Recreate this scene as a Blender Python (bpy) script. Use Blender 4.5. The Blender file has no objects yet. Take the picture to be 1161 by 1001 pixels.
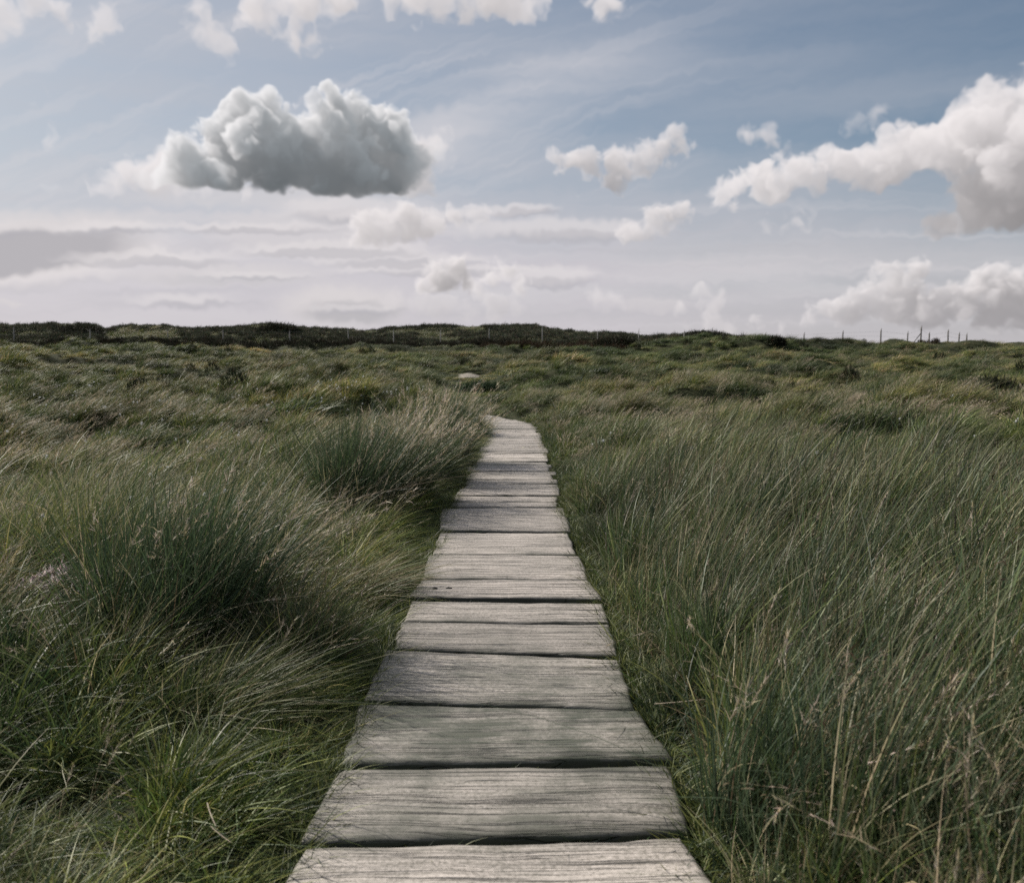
# ------------------------------------------------------------------ camera model of the photograph
import math
import numpy as np
F_PX, CX, CY = 1000.0, 580.5, 500.5
PITCH = math.atan(82.0/1000.0)
CP, SP = math.cos(PITCH), math.sin(PITCH)
CAM_H = 1.4
def px_dir(px, py):
    xc = (np.asarray(px, float)-CX)/F_PX; yc = (CY-np.asarray(py, float))/F_PX
    return xc, CP+yc*SP, -SP+yc*CP
def px_azel(px, py):
    x, y, z = px_dir(px, py)
    return np.degrees(np.arctan2(x, y)), np.degrees(np.arctan2(z, np.hypot(x, y)))
SUN_AZ, SUN_EL = -58.0, 36.0          # degrees, azimuth clockwise from the walking direction

# ---------------------------------------------- noise on the ground plan
def _hash(ix, iy, seed):
    h = (ix.astype(np.int64)*374761393+iy.astype(np.int64)*668265263+seed*974634777) & 0xffffffff
    h = ((h ^ (h >> 13))*1274126177) & 0xffffffff
    return ((h ^ (h >> 16)) & 0xffffff)/float(0xffffff)
def vn(x, y, seed=0):
    """value noise in -1..1"""
    x = np.asarray(x, float); y = np.asarray(y, float)
    ix, iy = np.floor(x), np.floor(y); fx, fy = x-ix, y-iy
    fx = fx*fx*fx*(fx*(fx*6-15)+10); fy = fy*fy*fy*(fy*(fy*6-15)+10)
    a, b, c, d = _hash(ix, iy, seed), _hash(ix+1, iy, seed), _hash(ix, iy+1, seed), _hash(ix+1, iy+1, seed)
    return 2*((a*(1-fx)+b*fx)*(1-fy)+(c*(1-fx)+d*fx)*fy)-1
def fn(x, y, seed=0, o=3):
    r = 0; g = 1.0
    for k in range(o): r = r+g*vn(x*2**k, y*2**k, seed+k*17); g *= .5
    return r/1.6
# ------------------------------------------------------------------ sky clouds: small voxel clouds, lit by marching towards the sun,
# then kept as a band of the sky by azimuth and elevation
DEG = 0.058                             # degrees per sky pixel
AZ0, AZ1, EL0, EL1 = -50.0, 50.0, -4.0, 46.0
SW, SH = int((AZ1-AZ0)/DEG), int((EL1-EL0)/DEG)
def bmat(n, cells, off=0.0):
    """cubic B-spline weights from a lattice of `cells` intervals to n samples"""
    t = (np.arange(n)+0.5)/n*cells+off
    i = np.floor(t).astype(int); f = t-i
    m = np.zeros((n, int(cells+off)+5), np.float32)
    w = [(1-f)**3/6, (3*f**3-6*f**2+4)/6, (-3*f**3+3*f**2+3*f+1)/6, f**3/6]
    for k in range(4): m[np.arange(n), i+k] = w[k]
    return m
def noise3(rng, shape, cell):
    ms = [bmat(n, n/c if n/c > 0.5 else 0.5) for n, c in zip(shape, cell)]
    L = rng.normal(size=[m.shape[1] for m in ms]).astype(np.float32)
    L = np.tensordot(ms[0], L, (1, 0))
    L = np.einsum('jb,xbc->xjc', ms[1], L, optimize=True)
    return np.einsum('kc,xjc->xjk', ms[2], L, optimize=True)
def noise2(rng, shape, cell):
    a, b = bmat(shape[0], shape[0]/cell[0]), bmat(shape[1], shape[1]/cell[1])
    return a@rng.normal(size=(a.shape[1], b.shape[1])).astype(np.float32)@b.T
def fbm2(rng, shape, cell, octs, gain=0.55):
    r = 0; g = 1.0
    for k in range(octs):
        c = (cell[0]/2**k, cell[1]/2**k)
        if min(c) < 1.0: break
        r = r+g*noise2(rng, shape, c); g *= gain
    return r
def shift2(a, dx, dy):
    """a sampled at (x+dx, y+dy), edges held"""
    ix, iy = math.floor(dx), math.floor(dy); fx, fy = dx-ix, dy-iy
    p = 4
    b = np.pad(a, p, mode='edge'); X, Y = a.shape
    g = lambda i, j: b[p+i:p+i+X, p+j:p+j+Y]
    return (1-fx)*(1-fy)*g(ix, iy)+fx*(1-fy)*g(ix+1, iy)+(1-fx)*fy*g(ix, iy+1)+fx*fy*g(ix+1, iy+1)
SKY_RGB = np.zeros((SH, SW, 3), np.float32)    # premultiplied
SKY_A = np.zeros((SH, SW), np.float32)
SUN_C = np.array([1.0, .93, .90], np.float32)
AMB_C = np.array([.965, .925, .945], np.float32)
def over(rgb, a, x0, z0):
    """lay a premultiplied cloud picture (z, x) over the band"""
    h, w = a.shape
    X0, Z0 = max(x0, 0), max(z0, 0); X1, Z1 = min(x0+w, SW), min(z0+h, SH)
    if X1 <= X0 or Z1 <= Z0: return
    s = (slice(Z0-z0, Z1-z0), slice(X0-x0, X1-x0)); d = (slice(Z0, Z1), slice(X0, X1))
    k = (1-a[s])
    SKY_RGB[d] = rgb[s]+SKY_RGB[d]*k[..., None]; SKY_A[d] = a[s]+SKY_A[d]*k
def cloud(seed, puffs, base=None, soft=5.0, amp=5.0, cell=22, sig=.09, sigv=None, flat=1.0, kids=(11, 8), depth=1.0,
          sun=1.0, amb=.40, wisp=0.0, opac=1.0, kidr=.46, spread=1.0, ambc=AMB_C, thin=None):
    rng = np.random.default_rng(seed); K = .052/DEG
    sigv = (sigv or sig*1.5)/K; sig = sig/K; soft *= K; amp *= K; cell *= K
    P = []
    for (px, py, r) in puffs:
        az, el = px_azel(px, py)
        P.append(((az-AZ0)/DEG, (el-EL0)/DEG, r/ (DEG/0.0573)))
    P = np.array(P)
    m = 10+amp*2+soft*2
    x0 = int((P[:, 0]-P[:, 2]*1.5).min()-m); x1 = int((P[:, 0]+P[:, 2]*1.5).max()+m)
    z0 = int((P[:, 1]-P[:, 2]*1.5).min()-m); z1 = int((P[:, 1]+P[:, 2]*1.5).max()+m)
    R = P[:, 2].max()*depth
    Yh = int(R*1.35+m*.6)
    shape = (x1-x0, 2*Yh, z1-z0)
    f = np.full(shape, -30.0, np.float32)
    sph = []
    for x, z, r in P: sph.append((x-x0, Yh+rng.uniform(-.35, .35)*(R-r)*1.2+rng.normal()*r*.15, z-z0, r))
    lev = list(sph)
    for li, nk in enumerate(kids):
        nxt = []
        for (x, y, z, r) in lev:
            for _ in range(nk):
                d = rng.normal(size=3); d /= np.linalg.norm(d)
                if d[2] < -.25: d[2] *= -1
                if d[1] > .35: d[1] *= -1                           # more puffs on the side that is seen
                q = r*rng.uniform(.6, 1.05)*spread
                nxt.append((x+d[0]*q, y+d[1]*q*depth, z+d[2]*q*flat, r*rng.uniform(kidr*.6, kidr)))
        sph += nxt; lev = nxt
    for (x, y, z, r) in sph:
        if r < 1.5: continue
        e = r+8
        a0, a1 = max(int(x-e), 0), min(int(x+e)+1, shape[0]); b0, b1 = max(int(y-e), 0), min(int(y+e)+1, shape[1])
        ez = r*flat+8
        c0, c1 = max(int(z-ez), 0), min(int(z+ez)+1, shape[2])
        if a1 <= a0 or b1 <= b0 or c1 <= c0: continue
        X, Y, Z = np.ogrid[a0:a1, b0:b1, c0:c1]
        dd = r-np.sqrt((X-x)**2+(Y-y)**2+((Z-z)/flat)**2).astype(np.float32)
        np.maximum(f[a0:a1, b0:b1, c0:c1], dd, out=f[a0:a1, b0:b1, c0:c1])
    n = np.zeros(shape, np.float32); g = 1.0; c = float(cell)
    while c >= 1.9:
        n += g*noise3(rng, shape, (c, c, c*.9)); c /= 2; g *= .66
    f += amp*(n*1.6)
    if base is not None:
        zb = (px_azel(CX, base)[1]-EL0)/DEG-z0
        Z = np.arange(shape[2])[None, None, :]
        f = np.minimum(f, (Z-zb)*.8+amp*.5*n)
    rho = np.clip(f/soft+.5, 0, 1)
    if wisp: rho *= np.clip(.75+wisp*noise3(rng, shape, (cell*1.2, cell*1.2, cell)), .05, 1)
    if thin:                                                       # drawn-out thin ends
        xx = np.arange(shape[0])+x0
        tx = lambda q: (px_azel(q, 200)[0]-AZ0)/DEG
        rho = rho*(np.clip(sstep(tx(thin[0]), tx(thin[1]), xx)*(1-sstep(tx(thin[2]), tx(thin[3]), xx)), .10, 1)[:, None, None]).astype(np.float32)
    for ax in (0, 2):                                              # nothing touches the box
        k = np.minimum(np.arange(shape[ax]), shape[ax]-1-np.arange(shape[ax]))/8.0
        sh = [1, 1, 1]; sh[ax] = shape[ax]; rho = rho*np.clip(k, 0, 1).reshape(sh).astype(np.float32)
    azc = AZ0+DEG*(x0+x1)/2; rel = math.radians(SUN_AZ-azc)
    sx, sy, sz = math.sin(rel)*math.cos(math.radians(SUN_EL)), math.cos(rel)*math.cos(math.radians(SUN_EL)), math.sin(math.radians(SUN_EL))
    ox, oy = sx/sz, sy/sz; ds = 1/sz
    T = np.ones(shape, np.float32)
    cur = np.ones(shape[:2], np.float32)
    for k in range(shape[2]-1, -1, -1):
        T[:, :, k] = cur
        cur = shift2(cur*np.exp(-sig*rho[:, :, k]*ds), ox, oy)
    Ta = np.ones(shape, np.float32); cur = np.ones(shape[:2], np.float32)   # straight down: skylight
    for k in range(shape[2]-1, -1, -1):
        Ta[:, :, k] = cur; cur = cur*np.exp(-sig*.35*rho[:, :, k])
    Lsun = sun*(.62*T+.30*np.power(T, .25))
    Lamb = amb*(.45+.55*Ta)
    col = np.zeros((shape[0], shape[2], 3), np.float32); tv = np.ones((shape[0], shape[2]), np.float32)
    for y in range(shape[1]):
        a = 1-np.exp(-sigv*rho[:, y, :]); w = (tv*a)
        col += w[..., None]*(Lsun[:, y, :, None]*SUN_C+Lamb[:, y, :, None]*ambc); tv *= 1-a
    over(np.transpose(col, (1, 0, 2))*opac, (1-tv).T*opac, x0, z0)
def sky_xy():
    az = AZ0+DEG*(np.arange(SW)+.5); el = EL0+DEG*(np.arange(SH)+.5)
    A, E = np.meshgrid(np.radians(az), np.radians(el))
    x, y, z = np.sin(A)*np.cos(E), np.cos(A)*np.cos(E), np.sin(E)
    cx = x/np.maximum(CP*y-SP*z, .05); cy = (SP*y+CP*z)/np.maximum(CP*y-SP*z, .05)
    return CX+cx*F_PX, CY-cy*F_PX
def sstep(a, b, x):
    t = np.clip((x-a)/(b-a), 0, 1); return t*t*(3-2*t)
def layer(alpha, rgb):
    a = np.clip(alpha, 0, 1).astype(np.float32)
    over(a[..., None]*np.asarray(rgb, np.float32), a, 0, 0)
def build_sky():
    rng = np.random.default_rng(5)
    PX, PY = sky_xy()
    # thin high veil, heavier on the sunward left and low down, and a broad streak of cirrus
    n1 = fbm2(rng, (SH, SW), (170, 420), 7, .55); n2 = fbm2(rng, (SH, SW), (26, 240), 6, .6)
    left = sstep(1250, 80, PX+.25*(PY-200)); low = sstep(130, 345, PY)
    veil = .10+.54*left+.62*low*(1-.3*left)+.085*n1+.075*n2
    warm = np.stack([.515+.035*low, .512+.006*low, .548+.006*low], -1)*(.93+.12*left*low)[..., None]
    layer(np.clip(veil, 0, .93), warm)
    u = (PX-480)*.93+(160-PY)*.36; v = (PX-480)*.40-(160-PY)*.92                # along and across the streak
    v = v-(u-120)**2*.0006
    st = np.exp(-((v+8+10*n1)/36)**2)*sstep(-90, 30, u)*sstep(420, 90, u)
    layer(.44*st*(1+.4*n2), (.60, .585, .61))
    st2 = np.exp(-((PY-300-.02*(PX-900)+16*n1)/26)**2)*sstep(650, 800, PX)
    layer(.35*st2*(1+.3*n2), (.585, .555, .565))
    # thin diagonal streaks high up
    al, ac = PX*.94-PY*.34, PX*.34+PY*.94
    ac = ac+26*vn(al/210, ac/90, 401)
    f3 = fn(al/330, ac/30, 403, 4)+.5*fn(al/120, ac/9, 407, 3)
    layer(.30*sstep(-.1, 1.0, f3)*(1-sstep(190, 330, PY))*sstep(1050, 500, PX), (.62, .60, .62))
    f4 = fn(PX/260, PY/11+.8*vn(PX/150, PY/60, 411), 413, 4)
    layer(.34*sstep(.0, .9, f4)*sstep(190, 270, PY), (.63, .605, .62)); layer(.34*sstep(.05, 1.0, -f4)*sstep(210, 290, PY), (.41, .405, .435))
    # flat grey stratus low on the left and its bright fringe
    e = 1-np.hypot((PX+30)/215, (PY-283+.05*(PX-60))/40)+.16*n1+.09*n2
    layer(.92*sstep(-.35, .3, e), (.69, .65, .65))
    e = 1-np.hypot((PX+60)/235, (PY-281+.08*(PX-40))/34)+.10*n1+.06*n2
    layer(.80*sstep(-.12, .22, e), (.36, .35, .375))
    for (cx, cy, rx, ry, a, dk) in ((240, 313, 120, 14, .5, .47), (385, 347, 78, 25, .85, .38), (330, 262, 110, 26, .45, 0), (60, 250, 160, 16, .5, 0), (285, 225, 170, 12, .35, 0),
                                    (740, 345, 40, 9, .35, 0), (10, 345, 22, 5, .6, 0)):
        e = 1-np.hypot((PX-cx)/rx, (PY-cy)/ry)+.25*n1+.16*n2
        layer(a*sstep(-.3, .45, e), (.64, .605, .605))
        if dk:
            e = 1-np.hypot((PX-cx-12)/rx, (PY-cy-ry*.3)/(ry*.7))+.22*n1+.10*n2
            layer(a*.9*sstep(.0, .6, e), (dk, dk*.98, dk*1.03))
    r2 = np.random.default_rng(21)
    for _ in range(16):
        cx, cy = r2.uniform(-20, 640), r2.uniform(235, 352); rx, ry = r2.uniform(40, 120), r2.uniform(5, 13)
        e = 1-np.hypot((PX-cx+.5*(PY-cy))/rx, (PY-cy)/ry)+.35*n1+.28*n2
        layer(.62*sstep(-.2, .6, e), (.68, .645, .65))
        e = 1-np.hypot((PX-cx-10)/rx, (PY-cy-ry*.8)/(ry*.8))+.32*n1+.22*n2
        layer(.50*sstep(.0, .7, e), (.40, .39, .42))
    S = cloud
    W = dict(kids=(8, 6), wisp=.5, sun=.40, amb=.42)
    # wisps along the top
    S(11, [(332, 40, 13), (352, 46, 11), (312, 20, 16), (290, 6, 15), (345, 4, 13), (385, 4, 12), (302, 38, 9)], soft=11, amp=13, cell=26, sig=.03, sigv=.065, **W)
    S(12, [(470, -8, 15), (500, 0, 13), (550, -6, 17), (580, 0, 13), (606, 6, 11), (440, 0, 9), (530, 4, 11), (410, -4, 10)], soft=10, amp=12, cell=26, sig=.03, sigv=.075, **W)
    S(13, [(680, 8, 12), (696, 8, 9), (666, 2, 9)], soft=9, amp=10, cell=20, sig=.04, sigv=.075, **W)
    S(14, [(238, 42, 10), (222, 34, 8), (250, 52, 8), (225, 16, 7)], soft=10, amp=12, cell=22, sig=.025, sigv=.05, **W)
    S(15, [(108, 24, 8), (98, 36, 7), (118, 16, 6)], soft=10, amp=11, cell=20, sig=.02, sigv=.045, **W)
    S(16, [(10, 14, 14), (32, 8, 12), (60, 14, 8), (-10, 22, 12), (30, 160, 9), (50, 156, 9), (5, 152, 10)], soft=10, amp=12, cell=24, sig=.025, sigv=.05, **W)
    # low bank of cumulus on the right
    S(21, [(1015, 322, 18), (1040, 312, 12), (995, 338, 17), (970, 350, 15), (1025, 345, 21), (1060, 350, 19), (1090, 345, 19), (1112, 326, 14), (1135, 320, 13), (1150, 340, 20),
           (1180, 335, 25), (1205, 330, 25), (940, 352, 11), (915, 362, 9), (1120, 355, 20), (885, 368, 7), (855, 374, 6)], base=397, soft=6, amp=7.5, cell=18, sig=.12, sigv=.10, kids=(10, 7), amb=.38, sun=.54, wisp=.4, opac=.95)
    S(22, [(790, 342, 8), (806, 346, 7), (775, 348, 6), (800, 366, 8), (820, 372, 8), (780, 372, 6), (690, 345, 6), (676, 342, 5)], soft=11, amp=9, cell=16, sig=.05, sigv=.07, kids=(7, 5), wisp=.4, sun=.42, amb=.42, opac=.95)
    # mid-height cumulus
    S(34, [(560, 352, 10), (530, 356, 9), (590, 350, 7), (500, 352, 8), (470, 345, 10), (450, 338, 9)], soft=10, amp=9, cell=18, sig=.05, sigv=.045, kids=(8, 6), wisp=.4, sun=.40, amb=.40, opac=.8)
    S(31, [(495, 314, 12), (515, 308, 10), (478, 322, 7), (530, 318, 8)], base=331, soft=9, amp=8, cell=18, sig=.10, sigv=.11, kids=(8, 6), sun=.50, amb=.38)
    S(32, [(556, 318, 12), (574, 308, 8), (545, 328, 9), (590, 322, 6)], base=341, soft=10, amp=9, cell=18, sig=.07, sigv=.08, kids=(8, 6), sun=.46, amb=.42)
    S(33, [(420, 264, 12), (440, 254, 13), (465, 254, 15), (492, 252, 12), (515, 248, 9), (538, 246, 8), (405, 274, 8), (480, 262, 10)], base=282, soft=8, amp=9, cell=20, sig=.07, sigv=.085, kids=(9, 7), wisp=.35, sun=.50, amb=.38)
    # the small groups right of centre
    S(41, [(640, 196, 10), (632, 183, 6), (668, 192, 14), (662, 180, 9), (700, 188, 16), (728, 180, 15), (748, 168, 11), (764, 154, 7), (770, 168, 8), (786, 163, 5), (690, 204, 9), (655, 204, 8)],
      soft=5, amp=8.5, cell=18, sig=.075, sigv=.08, kids=(10, 7), amb=.43, sun=.42, wisp=.35)
    S(42, [(722, 264, 10), (742, 252, 13), (756, 242, 11), (770, 240, 9), (735, 262, 9), (710, 268, 6)], base=278, soft=5.5, amp=8.5, cell=18, sig=.075, sigv=.08, kids=(10, 7), amb=.43, sun=.42, wisp=.35)
    S(43, [(852, 160, 8), (866, 160, 9), (876, 168, 8), (884, 174, 5)], soft=10, amp=8, cell=14, sig=.05, sigv=.055, kids=(8, 6), amb=.5, sun=.30)
    S(44, [(975, 136, 5), (988, 130, 7), (1004, 130, 5), (965, 142, 4)], soft=13, amp=10, cell=18, sig=.025, sigv=.032, **W)
    S(45, [(872, 264, 5), (886, 258, 8), (902, 253, 8), (912, 247, 5)], soft=10, amp=8, cell=16, sig=.04, sigv=.045, kids=(8, 6), sun=.30, amb=.48)
    # the long bank rising to the right
    S(51, [(822, 226, 12), (836, 214, 12), (830, 234, 9), (862, 210, 14), (884, 208, 13), (904, 198, 17), (930, 202, 17), (955, 196, 19), (980, 188, 20), (1010, 186, 23), (1035, 174, 22), (1060, 178, 27),
           (1075, 156, 22), (1100, 170, 32), (1125, 142, 30), (1140, 124, 22), (1165, 126, 28), (1150, 180, 44), (1185, 190, 46), (1200, 145, 38), (1130, 215, 30), (1105, 232, 20), (1082, 248, 12), (1062, 258, 8), (1150, 232, 24), (1000, 202, 12), (960, 208, 10)],
      soft=5.5, amp=7.5, cell=22, sig=.05, sigv=.11, kids=(11, 8), depth=.8, amb=.44, sun=.44, kidr=.5, wisp=.3)
    # the big flat-based cloud, its thin ends first
    S(67, [(168, 204, 15), (150, 210, 11), (182, 196, 13), (134, 215, 9), (118, 221, 7), (205, 214, 12), (178, 214, 13), (160, 198, 10), (240, 222, 10), (280, 224, 8)], base=232, soft=11, amp=11, cell=26, sig=.035, sigv=.07, kids=(8, 6), wisp=.5, sun=.42, amb=.44)
    S(68, [(468, 184, 14), (482, 176, 13), (494, 168, 10), (501, 184, 9), (480, 196, 13), (487, 206, 8), (460, 202, 14), (500, 158, 6)], soft=10, amp=10, cell=22, sig=.04, sigv=.06, kids=(9, 7), wisp=.45, amb=.42, sun=.40)
    S(566, [(196, 206, 17), (180, 212, 12), (222, 192, 27), (250, 176, 27), (280, 150, 26), (296, 124, 15), (250, 195, 28), (300, 174, 40), (345, 176, 40), (372, 156, 29), (392, 134, 20), (404, 112, 9), (425, 146, 23),
           (440, 168, 30), (400, 180, 40), (456, 192, 22), (430, 199, 26), (350, 199, 26), (458, 146, 10), (320, 142, 13), (476, 184, 15), (490, 176, 10), (474, 202, 12), (262, 158, 14), (375, 205, 20), (300, 203, 20), (230, 208, 14)], base=222, soft=5.2, amp=7, cell=20, sig=.115, sigv=.155,
      kids=(12, 9), depth=1.15, amb=.26, sun=.70, kidr=.46, wisp=.25, ambc=np.array([.82, .92, 1.0], np.float32), thin=(158, 215, 446, 500))
    layer(.30*sstep(310, 390, PY), (.50, .475, .505))                      # the low air in front of the farthest clouds
    # a slow warp breaks the round puffs up
    wx = 2.6*noise2(rng, (SH, SW), (9, 9))+1.6*noise2(rng, (SH, SW), (4, 4)); wz = 2.6*noise2(rng, (SH, SW), (9, 9))+1.6*noise2(rng, (SH, SW), (4, 4))
    X = np.clip(np.arange(SW)[None, :]+wx, 0, SW-1.01); Z = np.clip(np.arange(SH)[:, None]+wz, 0, SH-1.01)
    xi, zi = X.astype(int), Z.astype(int); xf, zf = (X-xi)[..., None], (Z-zi)[..., None]
    q = np.concatenate([SKY_RGB, SKY_A[..., None]], -1)
    q = (q[zi, xi]*(1-xf)+q[zi, xi+1]*xf)*(1-zf)+(q[zi+1, xi]*(1-xf)+q[zi+1, xi+1]*xf)*zf
    # fade out towards the ends of the band
    ed = np.minimum(np.minimum(np.arange(SW), SW-1-np.arange(SW))[None, :]/120.0, np.minimum(np.arange(SH)[:, None]+60, SH-1-np.arange(SH)[:, None])/120.0)
    ed = np.clip(ed, 0, 1).astype(np.float32)
    out = np.empty((SH, SW, 4), np.float32)
    q[..., :3] *= .90
    return (q*ed[..., None]).astype(np.float32)
# ------------------------------------------------------------------ scene
import bpy, random
from mathutils import Vector
sc = bpy.context.scene
COL = sc.collection
RNG = np.random.default_rng(77)

def cells(x, y, size, seed):
    """nearest tussock centre of a jittered lattice: distance 0..1, outward direction, a random number per tussock"""
    gx, gy = np.floor(x/size), np.floor(y/size); best = np.full(len(x), 9.0); ox = np.zeros(len(x)); oy = np.zeros(len(x)); rid = np.zeros(len(x))
    for i in (-1, 0, 1):
        for j in (-1, 0, 1):
            cx_, cy_ = gx+i, gy+j
            px_, py_ = cx_+.5+.45*(2*_hash(cx_, cy_, seed)-1), cy_+.5+.45*(2*_hash(cx_, cy_, seed+1)-1)
            dx, dy = x/size-px_, y/size-py_; d = np.hypot(dx, dy); k = d < best
            best = np.where(k, d, best); ox = np.where(k, dx, ox); oy = np.where(k, dy, oy); rid = np.where(k, _hash(cx_, cy_, seed+2), rid)
    return np.clip(best/.75, 0, 1), ox/np.maximum(best, 1e-3), oy/np.maximum(best, 1e-3), rid
# ---------------------------------------------- terrain
PY_ = [0, 7.5, 9, 10.5, 13, 18, 20.3, 21.7, 23, 24.2, 25.3, 26.4, 28, 30, 33, 48, 52, 60]
PX_ = [-.04, -.075, -.09, -.03, 0, .04, .04, .0, -.16, -.45, -.85, -1.4, -2.35, -3.5, -4.8, -2.75, -2.5, -2.9]
def path_x(y): return np.interp(y, PY_, PX_)
HW = 0.575
def base_z(x, y):
    d = np.hypot(x, y)
    return np.interp(d, [0, 25, 30, 40, 60, 80, 105, 130, 160, 300, 700], [0, 0, .18, .5, 1.25, 2.2, 3.35, 4.05, 4.3, 4.3, 3.5])
def path_slope(y): return (path_x(y+.3)-path_x(y-.3))/.6
def on_path(y): return np.where(((y > -3) & (y < 29)) | ((y > 50) & (y < 55)), 1.0, 0.0)
def side(x, y): return np.where(on_path(y) > .5, np.abs(x-path_x(y))/np.hypot(1, path_slope(y))-HW, 3.0)
def mounds(x, y):
    """hummocks about 3 m wide; wider ones farther off"""
    x = np.asarray(x, float).ravel(); y = np.asarray(y, float).ravel(); k = np.hypot(x, y) > 52
    p = cells(x/1.8-40, y+90, 1.75, 71); q = cells(x/2.0-40, y+90, 3.4, 75)
    return [np.where(k, b, a) for a, b in zip(p, q)]
def mound_h(mj): return .88*np.clip((mj-.25)/.75, 0, 1)
def ground_z(x, y):
    x = np.asarray(x, float); y = np.asarray(y, float)
    s = side(x, y); off = sstep(.0, 1.1, s); d = np.hypot(x, y)
    hum = .13*fn(x/1.9+3, y/1.6, 3, 2)+.05*vn(x/.7, y/.7, 9)
    hum = hum+sstep(12, 40, d)*(.30*fn(x/6.5, y/4.6, 21, 2)+.30*vn(x/2.6, y/1.9, 33))+sstep(40, 90, d)*.50*fn(x/16+7, y/9, 41, 2)
    # tussocky mounds, wider across the slope
    ma, _, _, mi = cells((x/1.6).ravel()+40, y.ravel()+40, 1.45, 61); mb, _, _, mj = mounds(x, y)
    ma, mi, mb, mj = (q.reshape(x.shape) for q in (ma, mi, mb, mj))
    hum = hum+.20*(mi-.15)*(1-ma**2)*sstep(3.5, 8, d)*(1-sstep(26, 45, d))*np.where(x > 0, .7, 1)+mound_h(mj)*(1-mb**2)*sstep(9, 19, d)
    hum = hum*(1-.95*np.exp(-((x+.05*y)/2.0)**2)*sstep(28, 34, y)*(1-sstep(56, 60, y)))
    # a low swell right of the path in the distance
    swell = 1.7*np.exp(-((x-17)/7.5)**2-((y-76)/7)**2)+.7*np.exp(-((x-26)/7)**2-((y-84)/8)**2)
    return base_z(x, y)-.065*np.clip(1-sstep(.02, .35, s), 0, 1)+(hum+.02)*off+swell
SKX = [-400, -60, 0, 40, 75, 105, 122, 150, 180, 215, 260, 285, 312, 334, 372, 428, 440, 480, 540, 604, 622, 660, 700, 736, 752, 790, 815, 842, 880, 1161, 1600]
SKYL = [372, 370, 370, 369, 368, 369, 376, 372, 371, 374, 373, 371, 369, 372, 375, 376, 373, 371, 371, 370, 375, 378, 380, 384, 382, 379, 380, 386, 392, 395, 395]
def hill_z(x, y):
    px = CX+F_PX*np.asarray(x)/np.maximum(y, 1)
    Yc = 150.0
    top = CAM_H+(418-np.interp(px, SKX, SKYL))/F_PX*Yc
    rise = top-base_z(x*Yc/np.maximum(y, 1), np.full_like(np.asarray(y, float), Yc))
    prof = sstep(118, 149, y)*(1-sstep(156, 215, y))
    front = sstep(118, 132, y)*.35
    b = .38*fn(x/6.0, y/6.0, 55, 3)*sstep(118, 130, y)
    return base_z(x, y)-.6+(rise+.6)*np.clip(.25*front+.85*prof, 0, 1)+b*.8*np.clip(rise/4, 0, 1)
def full_z(x, y):
    x = np.asarray(x, float); y = np.asarray(y, float)
    return np.where((y > 116) & (y < 215) & (np.abs(x) < y*.95), np.maximum(ground_z(x, y), hill_z(x, y)), ground_z(x, y))
def at_px(px, py):
    """where the line of sight through a point of the photograph meets the ground"""
    dx, dy, dz = px_dir(px, py)
    t = np.linspace(1.5, 220, 6000)
    x, y, z = dx*t, dy*t, CAM_H+dz*t
    k = np.argmax(z < full_z(x, y))
    return float(x[k]), float(y[k])

# ---------------------------------------------- small helpers
def tag(o, label=None, cat=None, group=None, kind=None):
    if label: o['label'] = label
    if cat: o['category'] = cat
    if group: o['group'] = group
    if kind: o['kind'] = kind
    return o
def link(name, me, mat=None, parent=None, loc=None):
    o = bpy.data.objects.new(name, me); COL.objects.link(o)
    if mat is not None and me is not None: me.materials.append(mat)
    if parent is not None: o.parent = parent
    if loc is not None: o.location = loc
    return o
def mesh_np(name, v, f, cols=None, smooth=True):
    """v (n,3), f (m,4) quads"""
    me = bpy.data.meshes.new(name)
    v = np.ascontiguousarray(v, np.float32); f = np.ascontiguousarray(f, np.int32)
    me.vertices.add(len(v)); me.vertices.foreach_set('co', v.ravel())
    me.loops.add(f.size); me.loops.foreach_set('vertex_index', f.ravel())
    me.polygons.add(len(f)); me.polygons.foreach_set('loop_start', np.arange(len(f), dtype=np.int32)*f.shape[1])
    me.polygons.foreach_set('loop_total', np.full(len(f), f.shape[1], np.int32))
    me.polygons.foreach_set('use_smooth', np.full(len(f), smooth, bool))
    if cols is not None:
        a = me.attributes.new('bcol', 'FLOAT_COLOR', 'POINT')
        a.data.foreach_set('color', np.concatenate([cols, np.ones((len(cols), 1))], 1).astype(np.float32).ravel())
    me.update(); me.validate()
    return me
class Bag:
    def __init__(s): s.v, s.f, s.c, s.n = [], [], [], 0
    def add(s, v, f, c):
        s.v.append(v); s.f.append(f+s.n); s.c.append(c); s.n += len(v)
    def mesh(s, name): return mesh_np(name, np.concatenate(s.v), np.concatenate(s.f), np.concatenate(s.c))

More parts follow.
